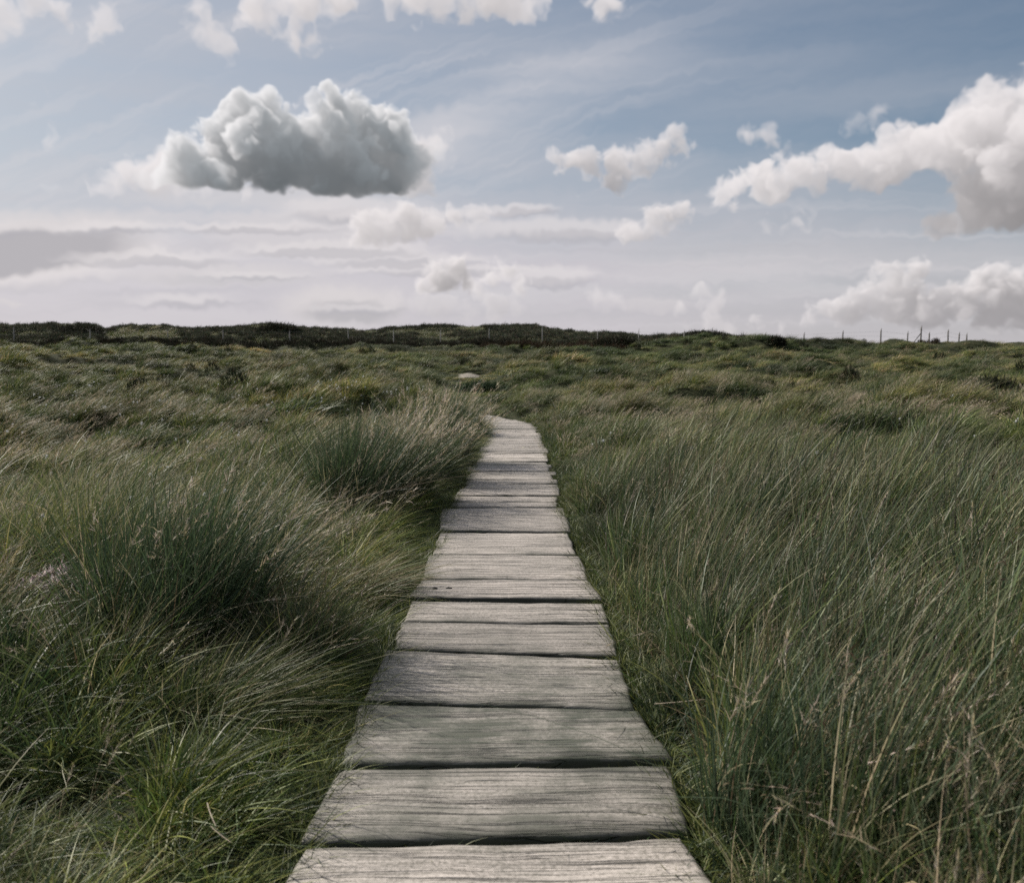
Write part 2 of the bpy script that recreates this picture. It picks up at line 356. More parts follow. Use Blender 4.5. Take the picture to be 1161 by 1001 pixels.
# ---------------------------------------------- materials
def new_mat(name):
    m = bpy.data.materials.new(name); m.use_nodes = True
    m.node_tree.nodes.clear()
    return m, m.node_tree.nodes, m.node_tree.links
def N(ns, t, **kw):
    n = ns.new(t)
    for k, v in kw.items():
        if k.startswith('i_'): n.inputs[k[2:].replace('_', ' ')].default_value = v
        else: setattr(n, k, v)
    return n
def blade_mat(name, inst, transl=.30, rough=.5, spec=.32):
    m, ns, lk = new_mat(name)
    out = N(ns, 'ShaderNodeOutputMaterial'); p = N(ns, 'ShaderNodeBsdfPrincipled'); p.inputs['Roughness'].default_value = rough
    p.inputs['Specular IOR Level'].default_value = spec
    t = N(ns, 'ShaderNodeBsdfTranslucent'); mx = N(ns, 'ShaderNodeMixShader'); mx.inputs[0].default_value = transl
    a = N(ns, 'ShaderNodeAttribute', attribute_name='bcol'); c = a.outputs['Color']
    if inst:
        b = N(ns, 'ShaderNodeAttribute', attribute_name='tint', attribute_type='INSTANCER')
        k = N(ns, 'ShaderNodeMix', data_type='RGBA', blend_type='MULTIPLY'); k.inputs[0].default_value = 1
        lk.new(c, k.inputs[6]); lk.new(b.outputs['Color'], k.inputs[7]); c = k.outputs[2]
    lk.new(c, p.inputs['Base Color']); lk.new(c, t.inputs['Color'])
    lk.new(p.outputs[0], mx.inputs[1]); lk.new(t.outputs[0], mx.inputs[2]); lk.new(mx.outputs[0], out.inputs[0])
    return m
M_BLADE = blade_mat('grass_blade', True); M_CLUMP = blade_mat('clump_blade', False)
M_SCRUB = blade_mat('heather_leaf', True, .15, .7, .1); M_BUSH = blade_mat('bush_leaf', False, .15, .7, .1)
def ground_mat(name, c1, c2, c3, sc_=1.0):
    m, ns, lk = new_mat(name)
    out = N(ns, 'ShaderNodeOutputMaterial'); p = N(ns, 'ShaderNodeBsdfPrincipled'); p.inputs['Roughness'].default_value = .95
    p.inputs['Specular IOR Level'].default_value = .1
    tc = N(ns, 'ShaderNodeTexCoord')
    n1 = N(ns, 'ShaderNodeTexNoise', i_Scale=.35*sc_, i_Detail=8.0); n2 = N(ns, 'ShaderNodeTexNoise', i_Scale=14.0*sc_, i_Detail=6.0, i_Roughness=.7)
    for n in (n1, n2): lk.new(tc.outputs['Object'], n.inputs['Vector'])
    r1 = N(ns, 'ShaderNodeValToRGB'); r1.color_ramp.elements[0].position = .35; r1.color_ramp.elements[1].position = .65
    r1.color_ramp.elements[0].color = (*c1, 1); r1.color_ramp.elements[1].color = (*c2, 1)
    lk.new(n1.outputs['Fac'], r1.inputs[0])
    mr = N(ns, 'ShaderNodeMapRange', i_From_Min=.45, i_From_Max=.75); lk.new(n2.outputs['Fac'], mr.inputs[0])
    mx = N(ns, 'ShaderNodeMix', data_type='RGBA'); lk.new(mr.outputs[0], mx.inputs[0]); lk.new(r1.outputs[0], mx.inputs[6]); mx.inputs[7].default_value = (*c3, 1)
    b = N(ns, 'ShaderNodeBump', i_Strength=.8, i_Distance=.06); lk.new(n2.outputs['Fac'], b.inputs['Height'])
    lk.new(mx.outputs[2], p.inputs['Base Color']); lk.new(b.outputs[0], p.inputs['Normal']); lk.new(p.outputs[0], out.inputs[0])
    return m
M_GROUND = ground_mat('peat_and_thatch', (.022, .030, .015), (.040, .044, .022), (.06, .055, .03))
M_HILL = ground_mat('rough_hill', (.020, .024, .018), (.038, .036, .024), (.045, .040, .026), .5)
def wood_mat(name, light, dark, algae):
    m, ns, lk = new_mat(name)
    out = N(ns, 'ShaderNodeOutputMaterial'); p = N(ns, 'ShaderNodeBsdfPrincipled')
    p.inputs['Specular IOR Level'].default_value = .5
    tc = N(ns, 'ShaderNodeTexCoord'); oi = N(ns, 'ShaderNodeObjectInfo')
    of = N(ns, 'ShaderNodeVectorMath', operation='SCALE'); of.inputs[0].default_value = (37, 91, 13); lk.new(oi.outputs['Random'], of.inputs['Scale'])
    ad = N(ns, 'ShaderNodeVectorMath', operation='ADD'); lk.new(tc.outputs['Object'], ad.inputs[0]); lk.new(of.outputs[0], ad.inputs[1])
    # a slow waver so that the grain is not ruled
    w = N(ns, 'ShaderNodeTexNoise', i_Scale=1.6, i_Detail=2.0); lk.new(ad.outputs[0], w.inputs['Vector'])
    wv = N(ns, 'ShaderNodeVectorMath', operation='MULTIPLY_ADD'); lk.new(w.outputs['Color'], wv.inputs[0]); wv.inputs[1].default_value = (0, .07, .0); lk.new(ad.outputs[0], wv.inputs[2])
    def streak(scale, vec, detail, rough=.6):
        mp = N(ns, 'ShaderNodeMapping'); mp.inputs['Scale'].default_value = vec; lk.new(wv.outputs[0], mp.inputs['Vector'])
        n = N(ns, 'ShaderNodeTexNoise', i_Scale=scale, i_Detail=detail, i_Roughness=rough); lk.new(mp.outputs[0], n.inputs['Vector'])
        return n.outputs['Fac']
    coarse = streak(1.0, (1.3, 30, 6), 5); fine = streak(1.0, (5, 150, 20), 4, .7); crack = streak(1.0, (.9, 46, 3), 3, .5)
    spk = N(ns, 'ShaderNodeTexNoise', i_Scale=70.0, i_Detail=5.0, i_Roughness=.75); lk.new(ad.outputs[0], spk.inputs['Vector'])
    big = N(ns, 'ShaderNodeTexNoise', i_Scale=3.2, i_Detail=7.0, i_Roughness=.65); lk.new(ad.outputs[0], big.inputs['Vector'])
    def rng(src, a, b, c=0., d=1.):
        r = N(ns, 'ShaderNodeMapRange', i_From_Min=a, i_From_Max=b, i_To_Min=c, i_To_Max=d); lk.new(src, r.inputs[0]); return r.outputs[0]
    def math_(op, a, b):
        n = N(ns, 'ShaderNodeMath', operation=op)
        for i, s in enumerate((a, b)):
            if isinstance(s, (int, float)): n.inputs[i].default_value = s
            else: lk.new(s, n.inputs[i])
        return n.outputs[0]
    def mixc(f, a, b):
        n = N(ns, 'ShaderNodeMix', data_type='RGBA')
        for i, s in ((0, f), (6, a), (7, b)):
            if isinstance(s, (tuple, float, int)): n.inputs[i].default_value = s if not isinstance(s, tuple) else (*s, 1)
            else: lk.new(s, n.inputs[i])
        return n.outputs[2]
    wear = N(ns, 'ShaderNodeAttribute', attribute_name='wear', attribute_type='OBJECT')
    g = math_('ADD', math_('MULTIPLY', coarse, .32), math_('ADD', math_('MULTIPLY', fine, .30), math_('MULTIPLY', spk.outputs['Fac'], .38)))
    c = mixc(rng(g, .425, .545), dark, light)
    alg = math_('MULTIPLY', rng(math_('ADD', math_('MULTIPLY', big.outputs['Fac'], .6), math_('MULTIPLY', coarse, .4)), .32, .62), math_('ADD', wear.outputs['Fac'], .22))
    ma = N(ns, 'ShaderNodeMath', operation='MULTIPLY_ADD', use_clamp=True); lk.new(wear.outputs['Fac'], ma.inputs[0]); ma.inputs[1].default_value = .24; lk.new(alg, ma.inputs[2])
    c = mixc(ma.outputs[0], c, algae)
    c = mixc(rng(streak(1.0, (.55, 75, 9), 3, .6), .47, .37, 0, .45), c, (.075, .068, .058))
    c = mixc(rng(crack, .38, .32, 0, .8), c, (.035, .033, .028))
    sp = math_('ABSOLUTE', math_('SUBTRACT', streak(1.0, (.45, 17, 4), 4, .55), .5), 0.0)
    c = mixc(rng(sp, .009, .002, 0, .45), c, (.03, .028, .022))
    ed = N(ns, 'ShaderNodeAttribute', attribute_name='edge')
    c = mixc(math_('MULTIPLY', ed.outputs['Fac'], rng(math_('ADD', math_('MULTIPLY', big.outputs['Fac'], .6), math_('MULTIPLY', spk.outputs['Fac'], .4)), .38, .58)), c, (.030, .036, .020))
    tone = math_('MULTIPLY_ADD', oi.outputs['Random'], .34); tone.node.inputs[2].default_value = .80
    hs = N(ns, 'ShaderNodeHueSaturation'); lk.new(tone, hs.inputs['Value']); lk.new(c, hs.inputs['Color'])
    hgt = math_('ADD', math_('ADD', math_('MULTIPLY', rng(crack, .30, .40), .6), math_('MULTIPLY', rng(sp, .0, .014), .8)), math_('ADD', math_('MULTIPLY', coarse, .7), math_('MULTIPLY', fine, .35)))
    b = N(ns, 'ShaderNodeBump', i_Strength=1.0, i_Distance=.009); lk.new(hgt, b.inputs['Height'])
    lk.new(hs.outputs[0], p.inputs['Base Color']); lk.new(b.outputs[0], p.inputs['Normal'])
    lk.new(rng(coarse, .3, .7, .45, .8), p.inputs['Roughness']); lk.new(p.outputs[0], out.inputs[0])
    return m
M_WOOD = wood_mat('weathered_plank', (.68, .61, .555), (.185, .165, .14), (.070, .076, .056))
M_SIDE = wood_mat('dark_plank_side', (.05, .048, .04), (.02, .02, .016), (.02, .026, .015))  # side faces coloured far darker than the plank tops
M_POST = wood_mat('weathered_post', (.27, .26, .25), (.14, .135, .13), (.12, .12, .10))
M_POSTD = wood_mat('silhouette_post', (.12, .11, .10), (.05, .045, .04), (.05, .05, .04))  # post wood darkened in its colour, for the silhouette against the sky
def flat_mat(name, col, rough=.6, metal=0., ns_=.0):
    m, ns, lk = new_mat(name)
    out = N(ns, 'ShaderNodeOutputMaterial'); p = N(ns, 'ShaderNodeBsdfPrincipled', i_Roughness=rough, i_Metallic=metal)
    tc = N(ns, 'ShaderNodeTexCoord'); n = N(ns, 'ShaderNodeTexNoise', i_Scale=30.0, i_Detail=4.0); lk.new(tc.outputs['Object'], n.inputs['Vector'])
    r = N(ns, 'ShaderNodeValToRGB'); r.color_ramp.elements[0].color = (*[c*.7 for c in col], 1); r.color_ramp.elements[1].color = (*[c*1.25 for c in col], 1)
    lk.new(n.outputs['Fac'], r.inputs[0]); lk.new(r.outputs[0], p.inputs['Base Color']); lk.new(p.outputs[0], out.inputs[0])
    return m
M_WIRE = flat_mat('galvanised_wire', (.25, .25, .25), .5, .8)
M_KNOT = flat_mat('dark_knot', (.018, .016, .014), .8)

# ---------------------------------------------- ground and hills
def polar_mesh(name, az, rad, zf, close):
    A, R = np.meshgrid(az, rad)
    x, y = R*np.sin(A), R*np.cos(A); z = zf(x, y)
    nr, na = A.shape
    v = np.stack([x, y, z], -1).reshape(-1, 3)
    i = np.arange(nr-1)[:, None]*na; j = np.arange(na if close else na-1)[None, :]; k = (j+1) % na
    f = np.stack([i+j, i+k, i+na+k, i+na+j], -1).reshape(-1, 4)[:, ::-1]
    return v, f
az = np.radians(np.concatenate([np.arange(-60, 60, .3), np.arange(60, 300, 3.0)]))
rad = [.02]
while rad[-1] < 1500: rad.append(rad[-1]+(min(max(.09, rad[-1]*.019), .55) if rad[-1] < 132 else rad[-1]*.019))
v, f = polar_mesh('ground', az, np.array(rad), ground_z, True)
g = link('ground', mesh_np('ground', v, f), M_GROUND); g['kind'] = 'structure'
az = np.radians(np.arange(-41, 24, .12)); rad = np.concatenate([np.arange(118, 165, .6), np.arange(165, 250, 3)])
A_, R_ = np.meshgrid(np.tan(az), rad)
x, y = A_*R_, R_.copy(); z = np.where(y < 117.9, 0, hill_z(x, y))
z = np.where((y <= 118) | (y > 216), base_z(x, y)-1.5, z)
nr, na = x.shape
i = np.arange(nr-1)[:, None]*na; j = np.arange(na-1)[None, :]
hl = link('hills', mesh_np('hills', np.stack([x, y, z], -1).reshape(-1, 3), np.stack([i+j, i+j+1, i+na+j+1, i+na+j], -1).reshape(-1, 4)), M_HILL); hl['kind'] = 'structure'

# ---------------------------------------------- blades of grass
GREEN, DKGREEN, YGREEN = np.array([.072, .108, .038]), np.array([.032, .054, .028]), np.array([.160, .180, .050])
RUSH, STRAW, BROWN, PINK = np.array([.064, .095, .050]), np.array([.42, .36, .235]), np.array([.13, .098, .06]), np.array([.50, .42, .36])
OLIVE = np.array([.120, .138, .052])
def pick(rng, n, pal):
    w = np.array([p[1] for p in pal], float); w /= w.sum()
    k = rng.choice(len(pal), n, p=w)
    return np.array([p[0] for p in pal])[k]*rng.uniform(.72, 1.3, (n, 1))*rng.uniform(.93, 1.07, (n, 3))
def blades(root, L, d0, bend, w, col, nseg=5, tipcol=None, rng=RNG, pw=1.6):
    """ribbons from root (n,3) along d0, bending towards bend (n,3); the tip colour blends in over the last third"""
    n = len(root); t = np.linspace(0, 1, nseg+1)
    d0 = d0/np.linalg.norm(d0, axis=1, keepdims=True)
    P = root[:, None]+L[:, None, None]*(d0[:, None]*t[None, :, None]+bend[:, None]*(t**2)[None, :, None])
    th = rng.uniform(0, 2*np.pi, n); s = np.stack([np.cos(th), np.sin(th), np.zeros(n)], -1)
    s = s-d0*(s*d0).sum(1, keepdims=True); s /= np.linalg.norm(s, axis=1, keepdims=True)
    wid = (w[:, None]*np.maximum(1-t**pw, .06)[None])*.5
    V = np.stack([P-s[:, None]*wid[..., None], P+s[:, None]*wid[..., None]], 2)      # n, t, 2, 3
    C = np.repeat(col[:, None], nseg+1, 1)
    if tipcol is not None:
        k = np.clip((t-.55)/.45, 0, 1)[None, :, None]; C = C*(1-k)+tipcol[:, None]*k
    C = np.repeat(C[:, :, None], 2, 2)
    b = (np.arange(n)*(nseg+1)*2)[:, None]; q = (np.arange(nseg)*2)[None]
    F = np.stack([b+q, b+q+1, b+q+3, b+q+2], -1).reshape(-1, 4)
    return V.reshape(-1, 3), F, C.reshape(-1, 3), P
def disc(rng, n, r, core=.5):
    a = rng.uniform(0, 2*np.pi, n); q = r*rng.uniform(0, 1, n)**core
    return np.stack([q*np.cos(a), q*np.sin(a), np.full(n, -.02)], -1)
def add_tuft(bag, rng, n, r, Lm, splay, wind, droop, w, pal, nseg=5, tip=None, core=.6, Lvar=.35, off=(0, 0, 0), pw=1.6):
    root = disc(rng, n, r, core); out = root[:, :2]/max(r, 1e-3)
    L = Lm*np.clip(rng.normal(1, Lvar, n), .3, 1.75)*(1.0-.25*np.hypot(*out.T))
    d = np.zeros((n, 3)); d[:, :2] = out*splay+rng.normal(0, splay*.6, (n, 2)); d[:, 2] = 1; d[:, 0] += wind*rng.uniform(.3, .9, n)
    b = np.zeros((n, 3)); b[:, :2] = d[:, :2]*.6*rng.uniform(.2, 1.2, (n, 1))+rng.normal(0, .12, (n, 2)); b[:, 0] += wind*rng.uniform(.2, 1.0, n); b[:, 2] = -droop*rng.uniform(.2, 1.3, n)
    k = rng.uniform(0, 1, n) < .10; b[k, :2] += rng.normal(0, .6, (k.sum(), 2)); b[k, 2] -= rng.uniform(.2, .7, k.sum())      # some bent and broken
    c = pick(rng, n, pal); tc = None if tip is None else pick(rng, n, tip)
    V, F, C, P = blades(root+np.array(off), L, d, b, w*rng.uniform(.7, 1.35, n), c, nseg, tc, rng, pw)
    bag.add(V, F, C); return P
def add_heads(bag, rng, P, frac, length, w, per, pal, spread=.6):
    """feathery seed heads along the upper end of each stalk"""
    n, T, _ = P.shape
    tt = rng.uniform(frac, 1.0, (n, per))*(T-1); i = np.minimum(tt.astype(int), T-2); fr = (tt-i)[..., None]
    idx = np.arange(n)[:, None]
    R = P[idx, i]*(1-fr)+P[idx, i+1]*fr; D = P[idx, i+1]-P[idx, i]
    D = D/np.linalg.norm(D, axis=-1, keepdims=True)+rng.normal(0, spread, R.shape)
    R, D = R.reshape(-1, 3), D.reshape(-1, 3); m = len(R)
    V, F, C, _ = blades(R, length*rng.uniform(.5, 1.3, m), D, rng.normal(0, .3, (m, 3)), np.full(m, w), pick(rng, m, pal), 2, None, rng, 2.5)
    bag.add(V, F, C)
def proto(coll, name, fn_, seed):
    rng = np.random.default_rng(seed); b = Bag(); fn_(b, rng)
    o = bpy.data.objects.new(name, b.mesh(name)); o.data.materials.append(M_SCRUB if 'heather' in name else M_BLADE); coll.objects.link(o)
GR = [(GREEN, 5), (DKGREEN, 3), (YGREEN, 2.4), (OLIVE, 2), (STRAW, .9), (BROWN, .3)]
GR_DRY = [(GREEN, 3), (DKGREEN, 1.4), (OLIVE, 3), (STRAW, 2.6), (BROWN, .5)]
GR_LUSH = [(GREEN, 5), (YGREEN, 3), (DKGREEN, 2), (OLIVE, .8)]
RU = [(RUSH, 7), (DKGREEN, 4), (GREEN, 1.5), (BROWN, .5), (STRAW, .5)]
def P_coll(n): return bpy.data.collections.new(n)
c_grass, c_rush, c_stalk, c_heath, c_cot = P_coll('grass_tufts'), P_coll('rush_tufts'), P_coll('stalk_tufts'), P_coll('heather_tufts'), P_coll('cotton_tufts')
# moor grass: 0-3 near, 4-5 dry near, 6-7 lush short, 8-10 middle, 11-12 dry middle, 13-15 far, 16-17 dry far
k = 0
for i in range(4): proto(c_grass, f'grass_tuft_{k:02d}', lambda b, r: (add_tuft(b, r, 62, .10, .36, .42, .24, .34, .0062, GR, 6, [(YGREEN, 3), (GREEN, 3), (STRAW, 2.4)]), add_tuft(b, r, 22, .12, .2, .8, .2, .5, .005, [(STRAW, 2), (BROWN, 3), (OLIVE, 2)], 5)), 100+k); k += 1
for i in range(2): proto(c_grass, f'grass_tuft_{k:02d}', lambda b, r: add_tuft(b, r, 70, .10, .38, .38, .34, .36, .0046, GR_DRY, 6), 100+k); k += 1
for i in range(2): proto(c_grass, f'grass_tuft_{k:02d}', lambda b, r: add_tuft(b, r, 62, .07, .34, .5, .10, .35, .0062, GR_LUSH, 5), 100+k); k += 1
for i in range(3): proto(c_grass, f'grass_tuft_{k:02d}', lambda b, r: add_tuft(b, r, 90, .17, .38, .38, .36, .36, .0095, GR, 5, [(YGREEN, 3), (GREEN, 3), (STRAW, 2.4)]), 100+k); k += 1
for i in range(2): proto(c_grass, f'grass_tuft_{k:02d}', lambda b, r: add_tuft(b, r, 90, .17, .40, .36, .45, .38, .0075, GR_DRY, 5), 100+k); k += 1
for i in range(3): proto(c_grass, f'grass_tuft_{k:02d}', lambda b, r: add_tuft(b, r, 140, .34, .42, .35, .55, .38, .014, GR, 4), 100+k); k += 1
for i in range(2): proto(c_grass, f'grass_tuft_{k:02d}', lambda b, r: add_tuft(b, r, 140, .34, .42, .35, .60, .38, .013, GR_DRY, 4), 100+k); k += 1
for i in range(3): proto(c_grass, f'grass_tuft_{k:02d}', lambda b, r: add_tuft(b, r, 34, .045, .115, .65, .10, .35, .0042, GR_LUSH, 4), 100+k); k += 1
def rush(b, r, n=46, rad=.09, L=.60, w=.0050, wind=.20):
    P = add_tuft(b, r, n, rad, L, .20, wind, .06, w, RU, 6, [(RUSH*1.3, 4), (BROWN, 1.2), (STRAW, 1.5), (YGREEN, 2.4)], .6, .28, pw=3.0)
    q = P[r.choice(n, max(3, n//9), replace=False)]
    add_heads(b, r, q[:, 3:], .55, .022, .0045, 7, [(BROWN, 3), (np.array([.06, .035, .025]), 2)], 1.0)
for k in range(4): proto(c_rush, f'rush_tuft_{k:02d}', rush, 300+k)
for k in range(4, 6): proto(c_rush, f'rush_tuft_{k:02d}', lambda b, r: rush(b, r, 60, .16, .55, .0085, .30), 300+k)
def stalk(b, r, n=7, rad=.09, L=.62, w=.0024, hw=.0030, hl=.035, wind=.40, per=26):
    P = add_tuft(b, r, n, rad, L, .14, wind, .10, w, [(STRAW, 4), (OLIVE, 1), (BROWN, 1)], 7, [(PINK, 1), (STRAW, 2)], .6, .2, pw=5)
    add_heads(b, r, P[:, 4:], .42, hl, hw, per, [(PINK, 2), (STRAW, 3)], .30)
for k in range(4): proto(c_stalk, f'seed_stalk_{k:02d}', stalk, 400+k)
for k in range(4, 6): proto(c_stalk, f'seed_stalk_{k:02d}', lambda b, r: stalk(b, r, 14, .2, .55, .005, .0065, .055, .5, 14), 400+k)
def scrub(b, r, n=260, rad=.55, h=.42):
    a = r.normal(size=(n, 3)); a /= np.linalg.norm(a, axis=1, keepdims=True); a[:, 2] = np.abs(a[:, 2])
    q = a*np.array([rad, rad, h])*r.uniform(.35, 1, (n, 1))**.5
    V, F, C, _ = blades(q, r.uniform(.08, .26, n), a+r.normal(0, .6, (n, 3))+np.array([.2, 0, .5]), r.normal(0, .2, (n, 3)), r.uniform(.02, .05, n),
                        pick(r, n, [(np.array([.020, .026, .016]), 4), (np.array([.036, .040, .022]), 3), (np.array([.050, .034, .026]), 2), (np.array([.014, .016, .012]), 2)]), 3, None, r)
    b.add(V, F, C)
for k in range(3): proto(c_heath, f'heather_tuft_{k:02d}', scrub, 500+k)
def cotton(b, r):
    for q in range(2):
        o = (r.uniform(-.06, .06), r.uniform(-.06, .06), 0)
        P = add_tuft(b, r, 1, .01, .5, .1, .3, .05, .003, [(OLIVE, 1)], 6, off=o)
        c = P[0, -1]; n = 26
        V, F, C, _ = blades(np.repeat(c[None], n, 0), r.uniform(.012, .026, n), r.normal(size=(n, 3)), r.normal(0, .2, (n, 3)), np.full(n, .008), np.full((n, 3), .78)*r.uniform(.85, 1.05, (n, 1)), 2, None, r)
        b.add(V, F, C)
for k in range(2): proto(c_cot, f'cotton_head_{k:02d}', cotton, 600+k)

def scatter(name, coll, pts, label, cat):
    """pts: rows x, y, z, rotation, scale xy, scale z, index, r, g, b"""
    p = np.array(pts, np.float32)
    me = bpy.data.meshes.new(name); me.vertices.add(len(p)); me.vertices.foreach_set('co', np.ascontiguousarray(p[:, :3]).ravel())
    def att(n, t, key, val):
        a = me.attributes.new(n, t, 'POINT'); a.data.foreach_set(key, np.ascontiguousarray(val).ravel())
    zero = np.zeros(len(p), np.float32)
    att('rot', 'FLOAT_VECTOR', 'vector', np.stack([zero, zero, p[:, 3]], -1).astype(np.float32))
    att('scl', 'FLOAT_VECTOR', 'vector', np.stack([p[:, 4], p[:, 4], p[:, 5]], -1).astype(np.float32))
    att('idx', 'INT', 'value', p[:, 6].astype(np.int32))
    att('tint', 'FLOAT_COLOR', 'color', np.concatenate([p[:, 7:10], np.ones((len(p), 1), np.float32)], 1).astype(np.float32))
    o = link(name, me); tag(o, label, cat, kind='stuff')
    ng = bpy.data.node_groups.new(name, 'GeometryNodeTree')
    ng.interface.new_socket('Geometry', in_out='INPUT', socket_type='NodeSocketGeometry'); ng.interface.new_socket('Geometry', in_out='OUTPUT', socket_type='NodeSocketGeometry')
    ns, lk = ng.nodes, ng.links
    gi, go = ns.new('NodeGroupInput'), ns.new('NodeGroupOutput')
    ci = ns.new('GeometryNodeCollectionInfo'); ci.inputs['Collection'].default_value = coll; ci.inputs['Separate Children'].default_value = True; ci.inputs['Reset Children'].default_value = True
    ip = ns.new('GeometryNodeInstanceOnPoints'); ip.inputs['Pick Instance'].default_value = True
    def na(n, t):
        a = ns.new('GeometryNodeInputNamedAttribute'); a.data_type = t; a.inputs['Name'].default_value = n; return a.outputs['Attribute']
    er = ns.new('FunctionNodeEulerToRotation'); lk.new(na('rot', 'FLOAT_VECTOR'), er.inputs[0])
    lk.new(gi.outputs[0], ip.inputs['Points']); lk.new(ci.outputs[0], ip.inputs['Instance']); lk.new(na('idx', 'INT'), ip.inputs['Instance Index'])
    lk.new(er.outputs[0], ip.inputs['Rotation']); lk.new(na('scl', 'FLOAT_VECTOR'), ip.inputs['Scale']); lk.new(ip.outputs[0], go.inputs[0])
    o.modifiers.new('scatter', 'NODES').node_group = ng
    return o

# ---------------------------------------------- where the grass grows
def sample(r0, r1, dens, half, rng):
    n = int(dens*math.radians(half)*(r1*r1-r0*r0))
    r = np.sqrt(rng.uniform(r0*r0, r1*r1, n)); a = np.radians(rng.uniform(-half, half, n))
    return r*np.sin(a), r*np.cos(a)
def tints(x, y, rng):
    """patches of drier, greener and darker growth, longer across the slope"""
    d = np.hypot(x, y)
    a = fn(x/7.0+5, y/(3.4+d*.05), 71, 3); b = fn(x/3.0, y/(1.6+d*.03), 81, 3)
    t = np.ones((len(x), 3))
    dry = sstep(.05, .8, a)[:, None]; lush = sstep(.1, .8, -a)[:, None]
    t = t*(1-dry*.45)+dry*.45*np.array([1.65, 1.5, 1.2]); t = t*(1-lush*.5)+lush*.5*np.array([.92, 1.12, .80])
    dk = sstep(.15, .75, b)[:, None]; t *= (1-dk*.55)
    return t*(1+(rng.uniform(.78, 1.25, (len(x), 1))-1)*np.where(d > 34, .45, 1)[:, None]), a, b
def grass_len(x, y):
    s = side(x, y); d = np.hypot(x, y)
    right = x > path_x(y)
    near = np.where(right, .10+(.36-.08*sstep(5, 9, y))*sstep(-.02, .38, s), .085+.13*sstep(0, .55, s)+(.15-.06*sstep(6, 9, y))*sstep(.5, 1.4, s)*sstep(2.8, 4.4, y))
    n = 1+.38*fn(x/.9, y/.9, 13, 2)+.18*vn(x/2.6, y/2.6, 15)
    far = .33
    return np.where((np.abs(x+.05*y) < 1.5) & (y > 29) & (y < 56), .42, 1)*np.clip((near*(1-sstep(10, 22, d))+np.minimum(far, .10+.4*np.clip(s, 0, 2)+(1-on_path(y)))*sstep(10, 22, d))*n, .045, .9)
rg = np.random.default_rng(11)
rows, rrows, srows = [], [], []
for (r0, r1, dens, half, kind) in ((.25, 4.5, 85, 82, 'n'), (4.5, 10, 58, 50, 'n'), (10, 20, 30, 42, 'm'), (20, 36, 18, 39, 'm'), (36, 70, 6.5, 37, 'f'), (70, 122, 4.2, 36, 'f')):
    x, y = sample(r0, r1, dens, half, rg)
    s = side(x, y); keep = ((s > .015) | (on_path(y) < .5)) & ~((np.abs(x+.05*y) < .8) & (y > 38) & (y < 50.5) & (rg.uniform(0, 1, len(x)) < .6))
    x, y = x[keep], y[keep]; s = s[keep]
    L = grass_len(x, y); z = ground_z(x, y); t, a, b = tints(x, y, rg)
    n = len(x); u = rg.uniform(0, 1, n)
    dryp = np.clip(.25+.45*a, .04, .75)
    if kind == 'n': idx = np.where(u < dryp, rg.integers(4, 6, n), rg.integers(0, 4, n)); idx = np.where(((L < .17) | ((x < 0) & (y < 3.7))) & (rg.uniform(0, 1, n) < .75), rg.integers(6, 8, n), idx); L0 = .36
    elif kind == 'm': idx = np.where(u < dryp, rg.integers(11, 13, n), rg.integers(8, 11, n)); L0 = .38
    else: idx = np.where(u < dryp, rg.integers(16, 18, n), rg.integers(13, 16, n)); L0 = .42
    if kind != 'n':                                     # long grass on the hummocks, short between, and each hummock of its own growth
        mb, _, _, mj = mounds(x, y); far_ = sstep(9, 17, np.hypot(x, y))
        L = L*(1-far_*(.66*mb**1.3-.10))
        hh = _hash(np.floor(mj*99991), np.floor(mj*7777), 9)[:, None]
        pt = np.where(hh < .22, np.array([1.42, 1.25, 1.08]), np.where(hh < .5, np.array([.58, .64, .54]), np.where(hh < .75, np.array([1.02, 1.0, .85]), np.array([.85, .82, .72]))))
        t = t*(1+far_[:, None]*(pt-1)*(1-.5*mb[:, None]))
    cs = {'n': .46, 'm': .95, 'f': 2.0}[kind]
    cd, cox, coy, cid = cells(x, y, cs, 5)
    L = np.maximum(L*(1.46-1.12*cd**1.15), .06); z = z+cs*.14*(1-cd**2)*np.clip(s, 0, 1)*np.where((np.abs(x+.05*y) < 1.8) & (y > 27) & (y < 56), .15, 1)*(1-1.0*sstep(70, 100, np.hypot(x, y)))-.16*sstep(70, 105, np.hypot(x, y))
    cc = (cid-.5)[:, None]*2
    t = t*np.where(((x < path_x(y)) & (s < .55) & (y < 9) & (s > -1))[:, None], np.array([1.35, 1.35, 1.0]), 1)
    t = t*(1+.30*cc*np.array([1.0, .85, .55]))*np.where((_hash(np.floor(cid*9999), np.floor(cid*777), 3) < .22)[:, None], np.array([.62, .72, .66]), 1)
    lean = {'n': np.where(x > 0, .85, .45), 'm': .9, 'f': 1.0}[kind]
    rot = np.arctan2(coy*cd*1.0, cox*cd*1.0+lean)+rg.normal(0, .35, n)
    sz = L/L0*rg.uniform(.8, 1.25, n); sxy = np.clip(.55+.45*sz, .35, 1.3)
    rows.append(np.stack([x, y, z, rot, sxy, sz, idx, t[:, 0], t[:, 1], t[:, 2]], -1))
    # rushes: most of the right foreground, patches elsewhere
    m = rg.uniform(0, 1, n); rz = fn(x/2.2, y/1.8, 91, 2)
    pr = np.where(x > path_x(y), .62*sstep(.05, .40, s)*(1-sstep(6, 11, y))+.22*sstep(.35, .7, rz), .32*sstep(.25, .6, rz)*sstep(.5, 1.2, s))
    if kind == 'f': pr = pr*.4
    clear = (np.abs(x+.05*y) < 1.8) & (y > 27) & (y < 56)
    q = (m < pr) & ~clear
